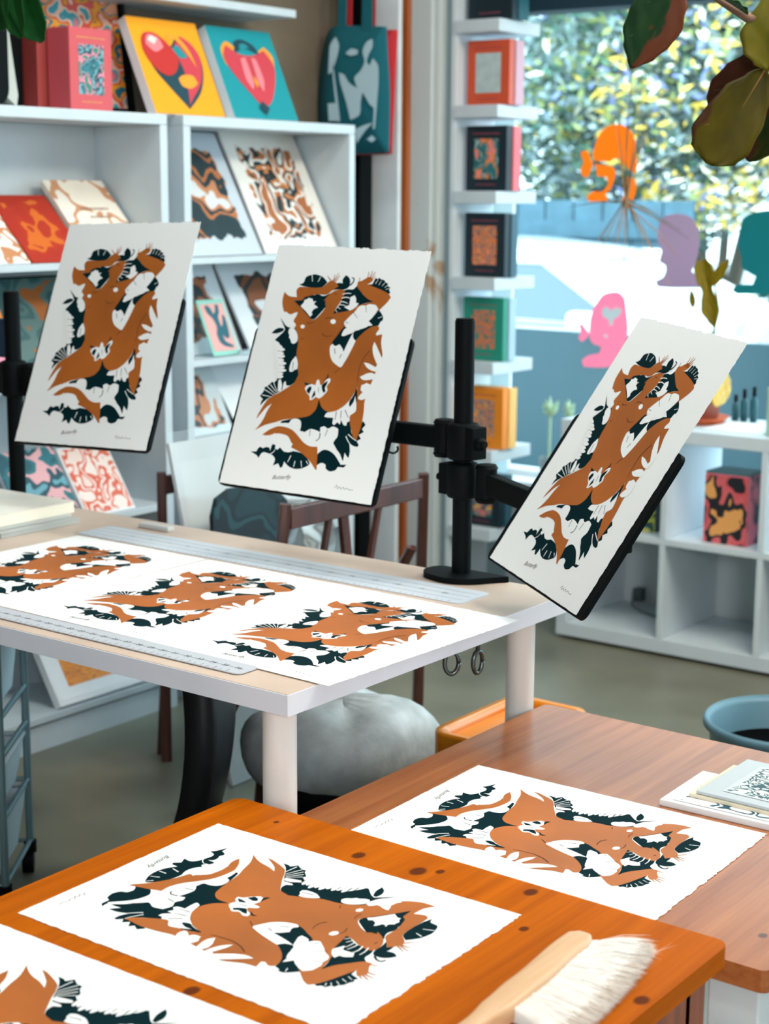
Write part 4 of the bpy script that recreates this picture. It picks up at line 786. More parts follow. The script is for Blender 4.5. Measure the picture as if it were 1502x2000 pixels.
# first shelf of the left unit
ORANGE_R = art('orange_red', [(178, 44, 22), (184, 48, 22), (214, 106, 30), (180, 46, 22)], 3.2, .12, (178, 44, 22), 7.7, dist=2.0, wob=.2)
CREAMP = art('cream_print', [(240, 234, 220), (242, 236, 222), (206, 150, 112), (240, 234, 222)], 3.0, 0, seed=9.1, dist=1.5)
G6 = 'big books leaning on the upper shelf of the left unit'
lean('picture_book', 'orange red book leaning on the upper shelf of the left unit', 'book', 2.842, 3.035, 1.278, 1.445, -3.262, -3.432, .016, mat('cover_rust', (176, 44, 24), .5), ORANGE_R, .0, .0, G6)
t, *q = lean('picture_book', 'cream book with tan blots leaning right of the orange red book', 'book', 3.045, 3.262, 1.278, 1.485, -3.262, -3.450, .016, mat('cover_cream', (238, 230, 214), .6), CREAMP, .0, .0, G6)
inklines(t, *q, mat('tan_ink', (150, 110, 88), .6), [(.34, .80, .62, .03), (.42, .78, .52, .025)])
lean('picture_book', 'white book with tan blots leaning left of the orange red book', 'book', 2.620, 2.835, 1.278, 1.46, -3.262, -3.440, .016, WHITE, art('cream_print2', [(236, 236, 232), (238, 238, 234), (204, 140, 96), (238, 236, 232)], 4.0, 0, seed=5.1, dist=1.5), .0, .0, G6)
# second shelf of the left unit
G7 = 'pictures leaning on the lower shelves of the left unit'
STREAM = art('stream', [(10, 84, 92), (222, 96, 104), (16, 96, 106), (236, 150, 70), (8, 64, 74), (230, 150, 170)], 3.0, 0, seed=2.9, dist=2.2, stretch=(1, .6, 1))
lean('picture', 'teal and pink swirling picture leaning left of the black pole', 'picture', 2.56, 2.80, 1.012, 1.245, -3.262, -3.40, .010, WHITE, STREAM, 0, 0, G7)
lean('picture', 'grey green picture leaning behind the left upright print', 'picture', 2.815, 3.10, .977, 1.235, -3.262, -3.42, .010, BLACKP, art('greygreen', [(60, 96, 98), (44, 84, 88), (70, 104, 104), (50, 88, 90), (84, 112, 110), (160, 90, 30)], 2.4, 0, seed=8.4), .02, .02, G7)
b = MB(); b.box(-3.45, -3.24, 2.56, 2.80, .977, 1.010); tag(b.build('flat_box', WHITE, bevel=.002), 'flat white box under the teal and pink swirling picture', 'box')
# third shelf
CORAL = art('coral', [(238, 214, 204), (214, 92, 66), (240, 222, 214), (216, 100, 72), (240, 224, 216)], 3.6, 0, seed=6.6, dist=2.2)
lean('picture', 'coral and cream picture leaning on a lower shelf beside the brown chair', 'picture', 2.985, 3.165, .602, .775, -3.245, -3.36, .010, WHITE, CORAL, .03, .03, G7)
lean('picture', 'teal and pink picture leaning left of the coral one', 'picture', 2.765, 2.97, .602, .785, -3.245, -3.36, .010, WHITE, art('tealpink', [(16, 84, 98), (24, 108, 120), (224, 170, 176), (10, 72, 86), (100, 160, 178)], 2.6, 0, seed=3.7, dist=2), .0, .0, G7)
lean('picture', 'pastel blue and yellow picture at the left edge, left of the black pole', 'picture', 2.52, 2.74, .602, .80, -3.245, -3.36, .010, WHITE, art('pastel', [(200, 220, 234), (150, 196, 220), (236, 214, 214), (240, 206, 120), (206, 224, 236)], 2.0, 0, seed=1.1), .0, .0, G7)
t, *q = lean('framed_picture', 'orange picture in a white frame on the lowest shelf under the white table', 'picture', 2.865, 3.235, .098, .42, -3.248, -3.44, .012, WHITE, art('orange_wave', [(236, 140, 14), (250, 152, 20), (206, 116, 20), (250, 156, 24), (224, 128, 14)], 9, 0, seed=4.0, dist=3, stretch=(.6, 2.5, 1)), .17, .13, frame=(WHITE, .018))
# right unit
G8 = 'brown and black foliage prints in the right shelf unit'
DKT = art('dark_torso', [(24, 48, 54), (28, 52, 58), (184, 112, 66), (26, 48, 54), (196, 130, 88), (214, 218, 218)], 3.4, .14, (196, 206, 216), 2.2, dist=1.4, wob=.10)
FOL = art('foliage_print', [(22, 44, 50), (184, 112, 58), (236, 234, 228), (20, 40, 46), (196, 124, 70), (236, 234, 228), (170, 100, 52)], 5.2, .14, (234, 232, 226), 5.5, dist=2.4, wob=.10)
CARDW = mat('card_white', (226, 230, 234), .6)
lean('card_print', 'brown and black print on a pale card, left in the top compartment', 'print', 3.40, 3.722, 1.278, 1.628, -3.262, -3.452, .010, mat('card_black', (30, 40, 46), .6), DKT, .0, .0, G8)
lean('card_print', 'brown and black figure print on a white card, right in the top compartment', 'print', 3.738, 4.080, 1.278, 1.638, -3.262, -3.452, .010, CARDW, FOL, .0, .0, G8)
BRN = art('brown_dark', [(24, 34, 36), (150, 84, 44), (30, 38, 40), (160, 92, 50), (206, 214, 218)], 2.6, .16, (214, 222, 228), 7.3, dist=1.0, wob=.1)
lean('card_print', 'dark brown print behind the mint green card', 'print', 3.40, 3.70, .992, 1.25, -3.33, -3.452, .008, CARDW, BRN, 0, 0, G8)
lean('card_print', 'dark brown print behind the middle upright print, second compartment', 'print', 3.712, 4.06, .992, 1.255, -3.30, -3.452, .008, CARDW, art('brown_dark2', [(30, 40, 44), (120, 70, 40), (34, 42, 44), (130, 76, 44), (214, 222, 228)], 2.4, .18, (218, 226, 232), 3.3, dist=1.0, wob=.1), 0, 0, G8)
MINT = mat('mint', (142, 204, 190), .6)
t, *q = lean('small_card', 'mint green card with a teal figure on pink, leaning in the second compartment', 'card', 3.500, 3.612, .993, 1.150, -3.255, -3.325, .004, MINT, mat('card_pink', (226, 166, 160), .6), .08, .08, G8)
poly_on(t, *q, 'figure', [mat('figure_teal', (14, 92, 108), .6)], [(0, [(.22, .86), (.30, .90), (.42, .84), (.46, .74), (.56, .78), (.64, .90), (.74, .88), (.70, .76), (.60, .66), (.62, .50), (.70, .56), (.78, .72), (.86, .66), (.84, .44), (.78, .30), (.66, .30), (.56, .36), (.60, .24), (.84, .16), (.80, .12), (.52, .16), (.38, .24), (.36, .38), (.44, .50), (.40, .64), (.26, .76)])])
b = MB(); b.box(-3.252, -3.235, 3.60, 3.70, .990, 1.004); tag(b.build('price_strip', CLEAR), 'clear plastic strip at the shelf edge beside the mint card', 'strip')
lean('card_print', 'brown and grey print in the third compartment below the mint card', 'print', 3.40, 3.585, .768, .955, -3.262, -3.35, .008, mat('card_grey', (176, 190, 194), .6), art('brown_grey', [(34, 44, 48), (178, 110, 72), (30, 40, 44), (186, 122, 82), (190, 200, 202)], 2.4, .12, (190, 200, 202), 6.1, dist=1.2, wob=.1), 0, 0, G8)
lean('card_print', 'pale print with black edge in the third compartment, right of the brown and grey one', 'print', 3.600, 3.90, .768, .965, -3.262, -3.40, .010, BLACKP, CARDW, .03, .0, G8)
# ================================================================== tote bags
def tote(label, P, y, m, mats, motif, hpx, grp):
    t = thing('tote_bag', label, 'bag', at(*P[4], 1, y), grp); o_ = smooth([Vector(p) for p in P], True, 4, 60); mb = MB()
    pts = [at(p.x, p.y, 1, y) for p in o_]; c = sum(pts, Vector()) / len(pts)
    n_ = len(pts); vs = [p.copy() for p in pts] + [c + (p - c) * .55 + Vector((0, -.018, 0)) for p in pts] + [c + Vector((0, -.022, 0))] + [p + Vector((0, .012, 0)) for p in pts]
    mb.add(vs, [(i, (i + 1) % n_, n_ + (i + 1) % n_, n_ + i) for i in range(n_)] + [(n_ + i, n_ + (i + 1) % n_, 2 * n_) for i in range(n_)] + [(2 * n_ + 1 + (i + 1) % n_, 2 * n_ + 1 + i, i, (i + 1) % n_)[::-1] for i in range(n_)], 0, True)
    mb.add([p + Vector((0, .012, 0)) for p in pts], [tuple(range(n_))]); mb.build('bag_body', m, t)
    for x0, x1 in hpx:
        mb = MB(); a = [at(px, py, 1, y - .004) for px, py in ((x0, 62), (x1, 62), (x1 + 2, -60), (x0 + 3, -60))]; mb.prism(a, (0, .004, 0)); mb.build('handle', m, t)
    if motif:
        mb = MB()
        for q in motif: mb.prism([at(p.x, p.y, 1, y - .026) for p in smooth([Vector(p) for p in q], True, 4, 60)], (0, .0006, 0))
        mb.build('printed_motif', mats, t)
    return t
GT = 'tote bags hanging beside the shelf'
tote('red tote bag hanging behind the teal one', [(640, 62), (700, 58), (773, 58), (770, 120), (762, 301), (700, 303), (640, 300), (636, 160)], 4.345, RED, None, None, ((668, 686), (722, 732)), GT)
tote('teal tote bag with a pale printed figure hanging at the end of the shelf unit', [(652, 52), (700, 50), (751, 52), (754, 110), (758, 180), (756, 298), (700, 301), (640, 298), (621, 235), (624, 150), (636, 75)], 4.29, TEAL, mat('tote_print', (176, 204, 214), .9), [
    [(641, 145), (644, 90), (655, 72), (662, 88), (658, 112), (648, 140)], [(675, 104), (686, 95), (699, 98), (698, 106), (684, 109)], [(708, 100), (716, 82), (727, 76), (727, 92), (720, 106), (716, 120), (722, 128), (728, 114), (738, 128), (739, 158), (736, 200), (732, 250), (728, 252), (730, 212), (722, 204), (708, 180), (704, 200), (702, 224), (684, 234), (676, 200), (664, 160), (662, 142), (672, 146), (682, 162), (698, 172), (692, 152), (704, 138), (712, 120)],
    [(648, 118), (652, 140), (660, 200), (664, 236), (660, 238), (654, 190), (650, 150)], [(640, 202), (656, 201), (660, 236), (642, 236)], [(694, 252), (712, 244), (728, 240), (716, 252), (704, 268), (697, 280), (695, 268)], [(716, 272), (722, 268), (726, 264), (730, 268), (734, 272), (726, 278)]], ((659, 675), (706, 726)), GT)
# ================================================================== books on the column
GC = 'books on the narrow display column'
def colbook(i, label, body, img, side, hgt=.212, w_=.165, depth=.03, y0=4.668, behind=None, margin=None, lab2=None, nb=None):
    z = CZ[i]; x0 = -3.188; boxset(label, x0, x0 + w_, y0, y0 + depth, z + .0005, z + hgt, body, mat('cover_ink', (150, 70, 84), .6), img, GC, 'Y')
    if behind: boxset(lab2, x0 + .006, x0 + w_ + .004, y0 + depth + .004, y0 + depth + .004 + side, z + .0005, z + hgt - .002, behind, None, None, GC, 'Y')
NAVY, CORALC, GREENC, ORC = mat('cover_navy', (8, 34, 44), .5), mat('cover_coral', (206, 82, 50), .5), mat('cover_green', (26, 138, 116), .5), mat('cover_orange', (236, 138, 22), .5)
PGS = mat('page_edges', (168, 196, 214), .8); PGO = mat('orange_edges', (244, 190, 110), .7); PKS = mat('spine_pink', (222, 112, 122), .5); LAV = mat('spine_lilac', (206, 160, 176), .5)
colbook(0, 'near black book at the top of the display column, cut by the photo top', NAVY, None, .06, .22, .172, .03, behind=mat('cover_petrol', (10, 84, 96), .5), lab2='petrol blue book behind the near black one at the column top')
t = colbook(1, 'orange red book with a white picture on the second shelf of the column', CORALC, mat('pic_grey', (178, 196, 196), .7, var=.06, scale=30), .05, .208, .165, .03, behind=LAV, lab2='lilac book behind the orange red one on the column')
KOI = art('koi', [(40, 110, 116), (20, 78, 84), (150, 180, 178), (14, 72, 78), (236, 140, 60), (232, 130, 130)], 3.6, 0, seed=3.9, dist=1.6)
colbook(2, 'navy book with a teal and orange picture on the third shelf of the column', NAVY, KOI, .045, .212, .160, .034, behind=PKS, lab2='pink book behind the navy one on the third shelf of the column')
FLO = art('florals', [(232, 120, 40), (60, 110, 120), (240, 150, 60), (222, 120, 110), (30, 84, 96), (236, 130, 40)], 6, 0, seed=8.8, dist=1.5)
colbook(3, 'navy book with an orange floral picture on the fourth shelf of the column', NAVY, FLO, .04, .212, .160, .03, behind=mat('cover_slate', (44, 84, 100), .5), lab2='slate book behind the navy floral one on the column')
colbook(4, 'green book with an orange picture on the fifth shelf of the column', GREENC, art('green_pic', [(60, 130, 116), (222, 110, 50), (120, 120, 116), (236, 120, 40), (40, 116, 108)], 4.6, 0, seed=5.9, dist=1.4), .04, .212, .160, .03, behind=PGS, lab2='pale book behind the green one on the column')
colbook(5, 'bright orange book behind the black pole on the column', ORC, art('orange_pic', [(232, 150, 70), (90, 130, 140), (222, 130, 90), (60, 110, 124), (236, 140, 40)], 7, 0, seed=2.7, dist=1.4), .045, .208, .165, .034, behind=PGO, lab2='pale orange book behind the bright orange one on the column')
colbook(6, 'navy book with a teal picture low on the column, below the pole collar', NAVY, art('koi2', [(20, 110, 110), (14, 84, 92), (232, 110, 110), (60, 140, 130), (236, 170, 60)], 3.6, 0, seed=1.9), .04, .18, .160, .03, behind=mat('cover_slate', (44, 84, 100)), lab2='slate book behind the low navy one on the column')
# ================================================================== on and in the cube shelf
CT = .737
t = thing('boxed_book', 'pink and black patterned box standing in the cube shelf at the right edge', 'box', (-2.17, 4.72, .385))
b = MB(); b.box(-2.272, -2.128, 4.682, 4.80, .3855, .606, 0); b.build('box_body', mat('box_pink', (222, 110, 124), .5), t, .002)
b = MB(); b.quad((-2.272, 4.6812, .3855), (-2.128, 4.6812, .3855), (-2.128, 4.6812, .600), (-2.272, 4.6812, .600)); b.build('front_picture', art('pinkblack', [(20, 24, 30), (206, 84, 90), (210, 96, 100), (24, 26, 32), (226, 160, 90)], 2.6, 0, seed=6.9, dist=1.5), t)
b = MB(); b.quad((-2.1272, 4.682, .3855), (-2.1272, 4.80, .3855), (-2.1272, 4.80, .606), (-2.1272, 4.682, .606)); b.build('side_picture', art('pinkside', [(226, 116, 130), (228, 120, 134), (196, 90, 110), (60, 60, 80)], 3, 0, seed=1.2), t)
b = MB(); b.box(-2.272, -2.128, 4.682, 4.80, .6065, .612); b.build('lid_edge', mat('lid_teal', (60, 110, 118), .5), t)
t = thing('boxed_book', 'dark box with yellow green pattern half hidden behind the right hand board', 'box', (-2.52, 4.74, .385))
b = MB(); b.box(-2.60, -2.452, 4.70, 4.82, .3855, .52); b.build('box_body', NAVY, t, .002)
b = MB(); b.quad((-2.60, 4.6992, .386), (-2.452, 4.6992, .386), (-2.452, 4.6992, .515), (-2.60, 4.6992, .515)); b.build('front_picture', art('greenblack', [(14, 44, 50), (150, 160, 60), (12, 40, 46), (40, 110, 110), (190, 180, 80)], 3, 0, seed=9.3), t)
TERR = mat('terracotta', (196, 92, 48), .7, var=.08)
t = thing('potted_plant', 'terracotta pot on a saucer with yellowing drooping leaves on the cube shelf', 'plant', (-2.365, 4.83, CT))
pc = Vector((-2.365, 4.83, CT))
b = MB(); b.lathe([(.0, .0), (.062, .0), (.084, .022), (.088, .024), (.080, .018), (.06, .006), (.0, .006)], pc, 32); b.build('saucer', TERR, t)
b = MB(); b.lathe([(.0, .007), (.045, .007), (.062, .090), (.068, .092), (.068, .112), (.060, .112), (.056, .098), (.0, .096)], pc, 32); b.build('pot', mat('pot_mauve', (176, 120, 108), .7), t)
b = MB(); b.lathe([(.0, .0975), (.055, .0975)], pc, 20); b.build('soil', mat('soil', (70, 54, 40), .95), t)
def leaf(t, base, tip, width, nrm, m, name='leaf', fold=.25, curl=.0, wav=.0, solid=.0012, prof=None, asym=0):
    base, tip, nrm = Vector(base), Vector(tip), Vector(nrm).normalized(); ax = tip - base; L = ax.length; ax.normalize(); sd = ax.cross(nrm).normalized(); up = sd.cross(ax).normalized(); rows, uv = [], []
    prof = prof or [(0, .03), (.08, .25), (.25, .72), (.45, .96), (.62, 1.0), (.8, .82), (.92, .48), (1, .04)]
    N, K = 22, 12
    for i in range(N + 1):
        f = i / N
        for a, b_ in zip(prof, prof[1:]):
            if a[0] <= f <= b_[0]: g = (f - a[0]) / (b_[0] - a[0]); w_ = a[1] + (b_[1] - a[1]) * (g * g * (3 - 2 * g)); break
        c = base + ax * L * f + up * (curl * L * math.sin(math.pi * f)); r_ = []
        for j in range(K + 1):
            h = (j / K - .5) * 2; r_.append(c + sd * (h + asym * (1 - h * h)) * width / 2 * w_ + up * (abs(h) * fold * width * w_ * .5 + wav * math.sin(f * 17 + h * 3 + j) * abs(h)))
        rows.append(r_)
    mb = MB(); k, n_ = len(rows), K + 1; vs = [p for r in rows for p in r]
    fs, us = [], []
    for i in range(N):
        for j in range(K): fs.append((i * n_ + j, i * n_ + j + 1, (i + 1) * n_ + j + 1, (i + 1) * n_ + j)); us.append([(j / K, i / N), ((j + 1) / K, i / N), ((j + 1) / K, (i + 1) / N), (j / K, (i + 1) / N)])
    mb.add(vs, fs, 0, True, us); o = mb.build(name, m[0] if isinstance(m, (list, tuple)) else m, t, solid=solid)
    if isinstance(m, (list, tuple)):
        mid = [r[K // 2] - up * .0012 for r in rows]; v = MB(); v.tube(mid, [max(.0006, .0026 * width / .12 * (1 - i / N)) for i in range(N + 1)], 6)
        for i in (4, 7, 10, 13, 16):
            for s in (0, K): a = rows[i][K // 2] - up * .001; e = rows[min(N, i + 3)][K // 2 + (K // 2 - 1) * (1 if s else -1)] - up * .001; mm = (a + e) / 2 + ax * (-.006); mm = rows[min(N, i + 1)][K // 2 + (3 if s else -3)] - up * .001; v.tube([a, mm, e], [.0010 * width / .12, .0007 * width / .12, .0003], 5)
        v.build('vein', m[1], o)
    return o
def leafmat(name, c0, c1, edge, e0=.3, noise=4.0, rough=.5, flip=False):
    m = bpy.data.materials.new(name); m.use_nodes = True; nt = m.node_tree; L = nt.links.new; p = nt.nodes['Principled BSDF']
    uv = nt.nodes.new('ShaderNodeUVMap'); sx = nt.nodes.new('ShaderNodeSeparateXYZ'); L(uv.outputs[0], sx.inputs[0])
    n = nt.nodes.new('ShaderNodeTexNoise'); n.inputs['Scale'].default_value = noise; n.inputs['Detail'].default_value = 4; L(uv.outputs[0], n.inputs['Vector'])
    r = nt.nodes.new('ShaderNodeValToRGB'); r.color_ramp.elements[0].position = .35; r.color_ramp.elements[1].position = .65; r.color_ramp.elements[0].color = lin(c0); r.color_ramp.elements[1].color = lin(c1); L(n.outputs['Fac'], r.inputs['Fac'])
    ma = nt.nodes.new('ShaderNodeMath'); ma.operation = 'MULTIPLY_ADD'; ma.inputs[1].default_value = .8; fl = nt.nodes.new('ShaderNodeMath'); fl.operation = 'SUBTRACT'; fl.inputs[0].default_value = 1.0; L(sx.outputs[0], fl.inputs[1]); L(n.outputs['Fac'], ma.inputs[0]); L(fl.outputs[0] if flip else sx.outputs[0], ma.inputs[2])
    gt = nt.nodes.new('ShaderNodeMapRange'); gt.inputs['From Min'].default_value = 1.4 - e0 - .04; gt.inputs['From Max'].default_value = 1.4 - e0 + .04; L(ma.outputs[0], gt.inputs['Value'])
    mx = nt.nodes.new('ShaderNodeMix'); mx.data_type = 'RGBA'; L(gt.outputs[0], mx.inputs['Factor']); L(r.outputs['Color'], mx.inputs['A']); mx.inputs['B'].default_value = lin(edge); L(mx.outputs['Result'], p.inputs['Base Color'])
    p.inputs['Roughness'].default_value = rough; p.inputs['Specular IOR Level'].default_value = .15; MATS[name] = m; return m
OLIVE = leafmat('leaf_olive', (96, 84, 10), (128, 112, 16), (120, 100, 20), .0)
YELP = leafmat('leaf_yellow', (232, 206, 110), (240, 226, 160), (220, 180, 60), .2)
b = MB(); st_ = [pc + Vector((0, 0, .095)), pc + Vector((.0, .02, .22)), pc + Vector((.05, -.02, .36)), at(1392, 520, 1, 4.72)]; b.tube(st_, [.006, .005, .004, .003], 8); b.build('stem', mat('stem_olive', (120, 106, 40), .7), t)
leaf(t, at(1372, 508, 1, 4.72), at(1395, 640, 1, 4.70), .060, (.3, -1, .1), OLIVE, fold=.6, wav=.004, prof=[(0, .5), (.12, 1), (.3, .85), (.45, .55), (.6, .8), (.75, .95), (.9, .5), (1, .05)])
leaf(t, at(1425, 505, 1, 4.73), at(1388, 560, 1, 4.71), .035, (.3, -1, .1), OLIVE, fold=.6, wav=.003)
leaf(t, at(1350, 565, 1, 4.72), at(1354, 602, 1, 4.72), .020, (.3, -1, .1), OLIVE, fold=.3)
leaf(t, at(1420, 725, 1, 4.80), at(1398, 795, 1, 4.77), .060, (.4, -1, .1), YELP, fold=.3, wav=.004)
G9 = 'dark bottles on the cube shelf'
for i, (px, h, lab) in enumerate(((1437, .085, 'short dark bottle nearest the terracotta pot on the cube shelf'), (1454, .105, 'middle of the three dark bottles on the cube shelf'), (1473, .115, 'tallest dark bottle beside the green box on the cube shelf'))):
    c = at(px, 817, 2, CT); t = thing('slim_bottle', lab, 'bottle', (c.x, 4.955, CT), G9); q_ = Vector((c.x + (4.955 - c.y) * -.42, 4.955, CT))
    b = MB(); b.lathe([(.0, .0), (.012, .0), (.012, h * .62), (.006, h * .7), (.006, h * .72)], q_, 16); b.build('bottle_body', mat('bottle_dark', (16, 78, 88), .3), t)
    b = MB(); b.lathe([(.0, h * .72), (.0065, h * .72), (.0065, h), (.0, h)], q_, 14); b.build('cap', BLACKP, t)
t = thing('carton', 'pale green carton with a tan patch at the right edge on the cube shelf', 'box', (-2.0, 4.75, CT))
b = MB(); b.box(-2.085, -1.94, 4.69, 4.82, CT + .0005, CT + .15); b.build('carton_body', mat('carton_green', (148, 184, 170), .6), t, .003)
b = MB(); b.poly([(-2.07 + .06 + .05 * math.cos(a * .4), 4.6895, CT + .105 + .035 * math.sin(a * .4)) for a in range(16)]); b.build('printed_patch', mat('patch_tan', (176, 150, 124), .6), t)
b = MB(); b.box(-2.30, -2.10, 4.70, 4.90, CT + .0005, CT + .004); tag(b.build('white_card', WHITE), 'white card lying on the cube shelf beside the terracotta pot', 'card')
b = MB(); b.box(-2.675, -2.645, 4.985, 5.02, .07, .115); b.tube([(-2.66, 4.99, .09), (-2.66, 4.95, .066), (-2.60, 4.90, .063), (-2.50, 4.86, .063), (-2.42, 4.84, .0625)], .003, 6); tag(b.build('charger', mat('charger_grey', (70, 82, 84), .5), bevel=.003), 'small dark charger plug at the back of a lower cube compartment', 'charger')
# sill plants in the gap between column and cube shelf
b = MB(); b.box(-3.28, -2.79, 4.93, 5.03, .42, .45); struct(b.build('trim_7', WHITE, bevel=.003))
SUC = mat('succulent', (176, 206, 176), .7)
for i, (px, py, s, lab) in enumerate(((1072, 855, 1.0, 'small pale spiky plant in a glass on the window sill, taller of two'), (1108, 850, .7, 'smaller pale plant on the window sill beside the right hand board'))):
    c = at(px, py, 1, 4.98); c.z = .4505; t = thing('sill_plant', lab, 'plant', c); b = MB(); b.lathe([(.0, .0), (.028, .0), (.034, .09), (.032, .09), (.026, .004), (.0, .004)], c, 20); b.build('glass_pot', CLEAR, t)
    b = MB(); top = at(px - 2, 800, 1, 4.98).z - c.z; b.tube([c + Vector((0, 0, .005)), c + Vector((.004, 0, top))], .005, 8)
    for k in range(18): a = k * 2.4; e = Vector((math.cos(a) * .03 * s, math.sin(a) * .03 * s, .03 * s + .02 * math.sin(k))); p = c + Vector((.004, 0, top * (.9 + .006 * k))); b.tube([p, p + e * .6, p + e], [.006, .006, .001], 5)
    b.build('succulent', SUC, t)
# ================================================================== face stickers on the glass
DY = GLASS_Y - .006
def decal(label, m, outs, holes=()):
    mb = MB()
    for q in outs: mb.prism([at(p.x, p.y, 1, DY) for p in smooth([Vector(p) for p in q], True, 4, 65)], (0, .0012, 0))
    o = mb.build('window_sticker', [m]); tag(o, label, 'sticker', 'face profile stickers on the window'); return o
DO = mat('sticker_orange', (255, 160, 24), .5); DPU = mat('sticker_mauve', (190, 166, 184), .5); DT = mat('sticker_teal', (0, 132, 138), .5); DPK = mat('sticker_pink', (255, 168, 190), .5)
for m_, k_ in ((DO, .62), (DPU, .6), (DT, .35), (DPK, .65)):   # thin vinyl lets daylight through
    nt_ = m_.node_tree; p_ = nt_.nodes['Principled BSDF']; tr = nt_.nodes.new('ShaderNodeBsdfTranslucent'); tr.inputs[0].default_value = p_.inputs['Base Color'].default_value; mx_ = nt_.nodes.new('ShaderNodeMixShader'); mx_.inputs[0].default_value = k_
    nt_.links.new(p_.outputs[0], mx_.inputs[1]); nt_.links.new(tr.outputs[0], mx_.inputs[2]); nt_.links.new(mx_.outputs[0], nt_.nodes['Material Output'].inputs[0])
decal('orange face profile sticker on the window behind the dried grass', DO, [[(1168, 268), (1185, 248), (1215, 244), (1236, 262), (1242, 290), (1244, 330), (1240, 340), (1222, 325), (1205, 308), (1196, 312), (1192, 316), (1160, 314), (1158, 300)], [(1163, 320), (1196, 326), (1202, 340), (1194, 366), (1182, 380), (1188, 392), (1150, 394), (1146, 384), (1158, 374), (1176, 374), (1188, 358), (1184, 346), (1166, 344)], [(1134, 300), (1140, 294), (1150, 298), (1152, 310), (1158, 320), (1154, 332), (1148, 346), (1138, 344), (1134, 330), (1140, 318)], [(1226, 345), (1240, 350), (1242, 372), (1234, 394), (1212, 394), (1222, 376)]])
decal('mauve face profile sticker on the window right of the dried grass', DPU, [[(1290, 430), (1315, 418), (1345, 422), (1360, 440), (1366, 470), (1362, 500), (1356, 520), (1352, 530), (1366, 545), (1366, 562), (1310, 562), (1284, 560), (1280, 548), (1296, 540), (1300, 520), (1288, 510), (1292, 490), (1284, 470)]])
decal('teal face profile sticker on the window at the right edge of the photo', DT, [[(1452, 426), (1480, 414), (1520, 412), (1540, 440), (1540, 574), (1440, 574), (1430, 566), (1440, 556), (1470, 556), (1476, 540), (1450, 524), (1448, 505), (1442, 480), (1446, 450)]])
dp = decal('pink face profile sticker on the window above the right hand print', DPK, [[(1166, 590), (1180, 574), (1205, 570), (1218, 580), (1224, 610), (1226, 650), (1212, 690), (1190, 716), (1140, 716), (1136, 704), (1150, 694), (1170, 690), (1174, 676), (1160, 672), (1152, 660), (1152, 630), (1156, 610)], [(1130, 634), (1138, 632), (1144, 642), (1150, 652), (1144, 662), (1136, 668), (1130, 660), (1134, 648)]])
for nm, q in (('flower_motif', [(1176, 606), (1184, 598), (1194, 606), (1204, 600), (1214, 606), (1208, 618), (1198, 624), (1196, 636), (1190, 636), (1188, 624), (1178, 618)]), ('cheek_dot', [(1182, 652), (1188, 656), (1184, 661), (1179, 657)])):
    mb = MB(); mb.prism([at(p.x, p.y, 1, DY - .0014) for p in smooth([Vector(p) for p in q], True, 4, 80)], (0, .0012, 0)); mb.build(nm, mat('sticker_pale', (206, 222, 226), .5), dp)
# ================================================================== dried grass on a string
GY = 4.80; t = thing('dried_grass', 'bundle of dried grass hanging on a string in front of the window', 'dried plant', at(1222, 520, 1, GY))
k0 = at(1223, 400, 1, GY); DG = [mat('grass_tan', (150, 126, 96), .8), mat('grass_olive', (92, 92, 70), .8), mat('grass_rust', (186, 130, 70), .8)]
b = MB(); b.tube([at(1221, 600, 1, GY), at(1219, 500, 1, GY), k0, at(1222, 330, 1, GY), Vector((k0.x + .01, GY, 2.06)), Vector((k0.x + .01, GY + .10, 2.055)), Vector((k0.x + .01, GY + .135, 2.10))], .0014, 6); b.build('string', DG[1], t)
random.seed(3); b = MB()
for px, py in [(1196, 212), (1205, 225), (1226, 205), (1254, 215), (1262, 224), (1272, 222), (1240, 235), (1160, 480), (1172, 492), (1186, 496), (1200, 500), (1218, 508), (1250, 470), (1262, 490), (1280, 500), (1310, 560), (1326, 505), (1300, 440), (1330, 450), (1345, 466), (1290, 420), (1110, 405), (1140, 400), (1170, 470), (1230, 500)]:
    e = at(px, py, 1, GY + random.uniform(-.04, .04)); mid = k0.lerp(e, .55) + Vector((random.uniform(-.006, .006), 0, .012)); b.tube([k0 + Vector((0, 0, random.uniform(-.01, .03))), mid, e], [.0022, .0018, .0007], 5, random.randrange(3))
b.build('grass_blades', DG, t); b = MB(); b.tube([k0 + Vector((0, 0, -.02)), k0 + Vector((0, 0, .025))], .006, 8); b.build('binding', DG[0], t)
# ================================================================== fig at the top right, climbing plant at the top left
t = thing('fig_plant', 'large leaved fig reaching in at the top right corner', 'plant', (-.62, 3.05, 0))
b = MB(); b.lathe([(.0, .0), (.13, .0), (.17, .30), (.18, .30), (.18, .33), (.165, .33), (.155, .28), (.0, .27)], (-.62, 3.05, 0), 32); b.build('pot', TERR, t)
BARK = mat('fig_bark', (122, 92, 74), .8); tw = at(1470, 40, 1, 2.9); j1 = at(1500, 130, 1, 2.9)
b = MB(); b.tube([(-.62, 3.05, .27), (-.66, 3.02, .9), (-.80, 2.98, 1.4), (-1.05, 2.93, 1.78), tw, at(1440, 22, 1, 2.9), at(1340, -40, 1, 2.9)], [.022, .02, .017, .014, .011, .008, .004], 10); b.tube([(-1.05, 2.93, 1.78), (-1.16, 2.92, 1.74), j1 + Vector((.02, 0, 0))], [.012, .009, .006], 8); b.tube([at(1340, -40, 1, 2.9), at(1325, -40, 1, 2.9), at(1318, -20, 1, 2.9)], [.004, .004, .003], 8); b.build('branch', BARK, t)
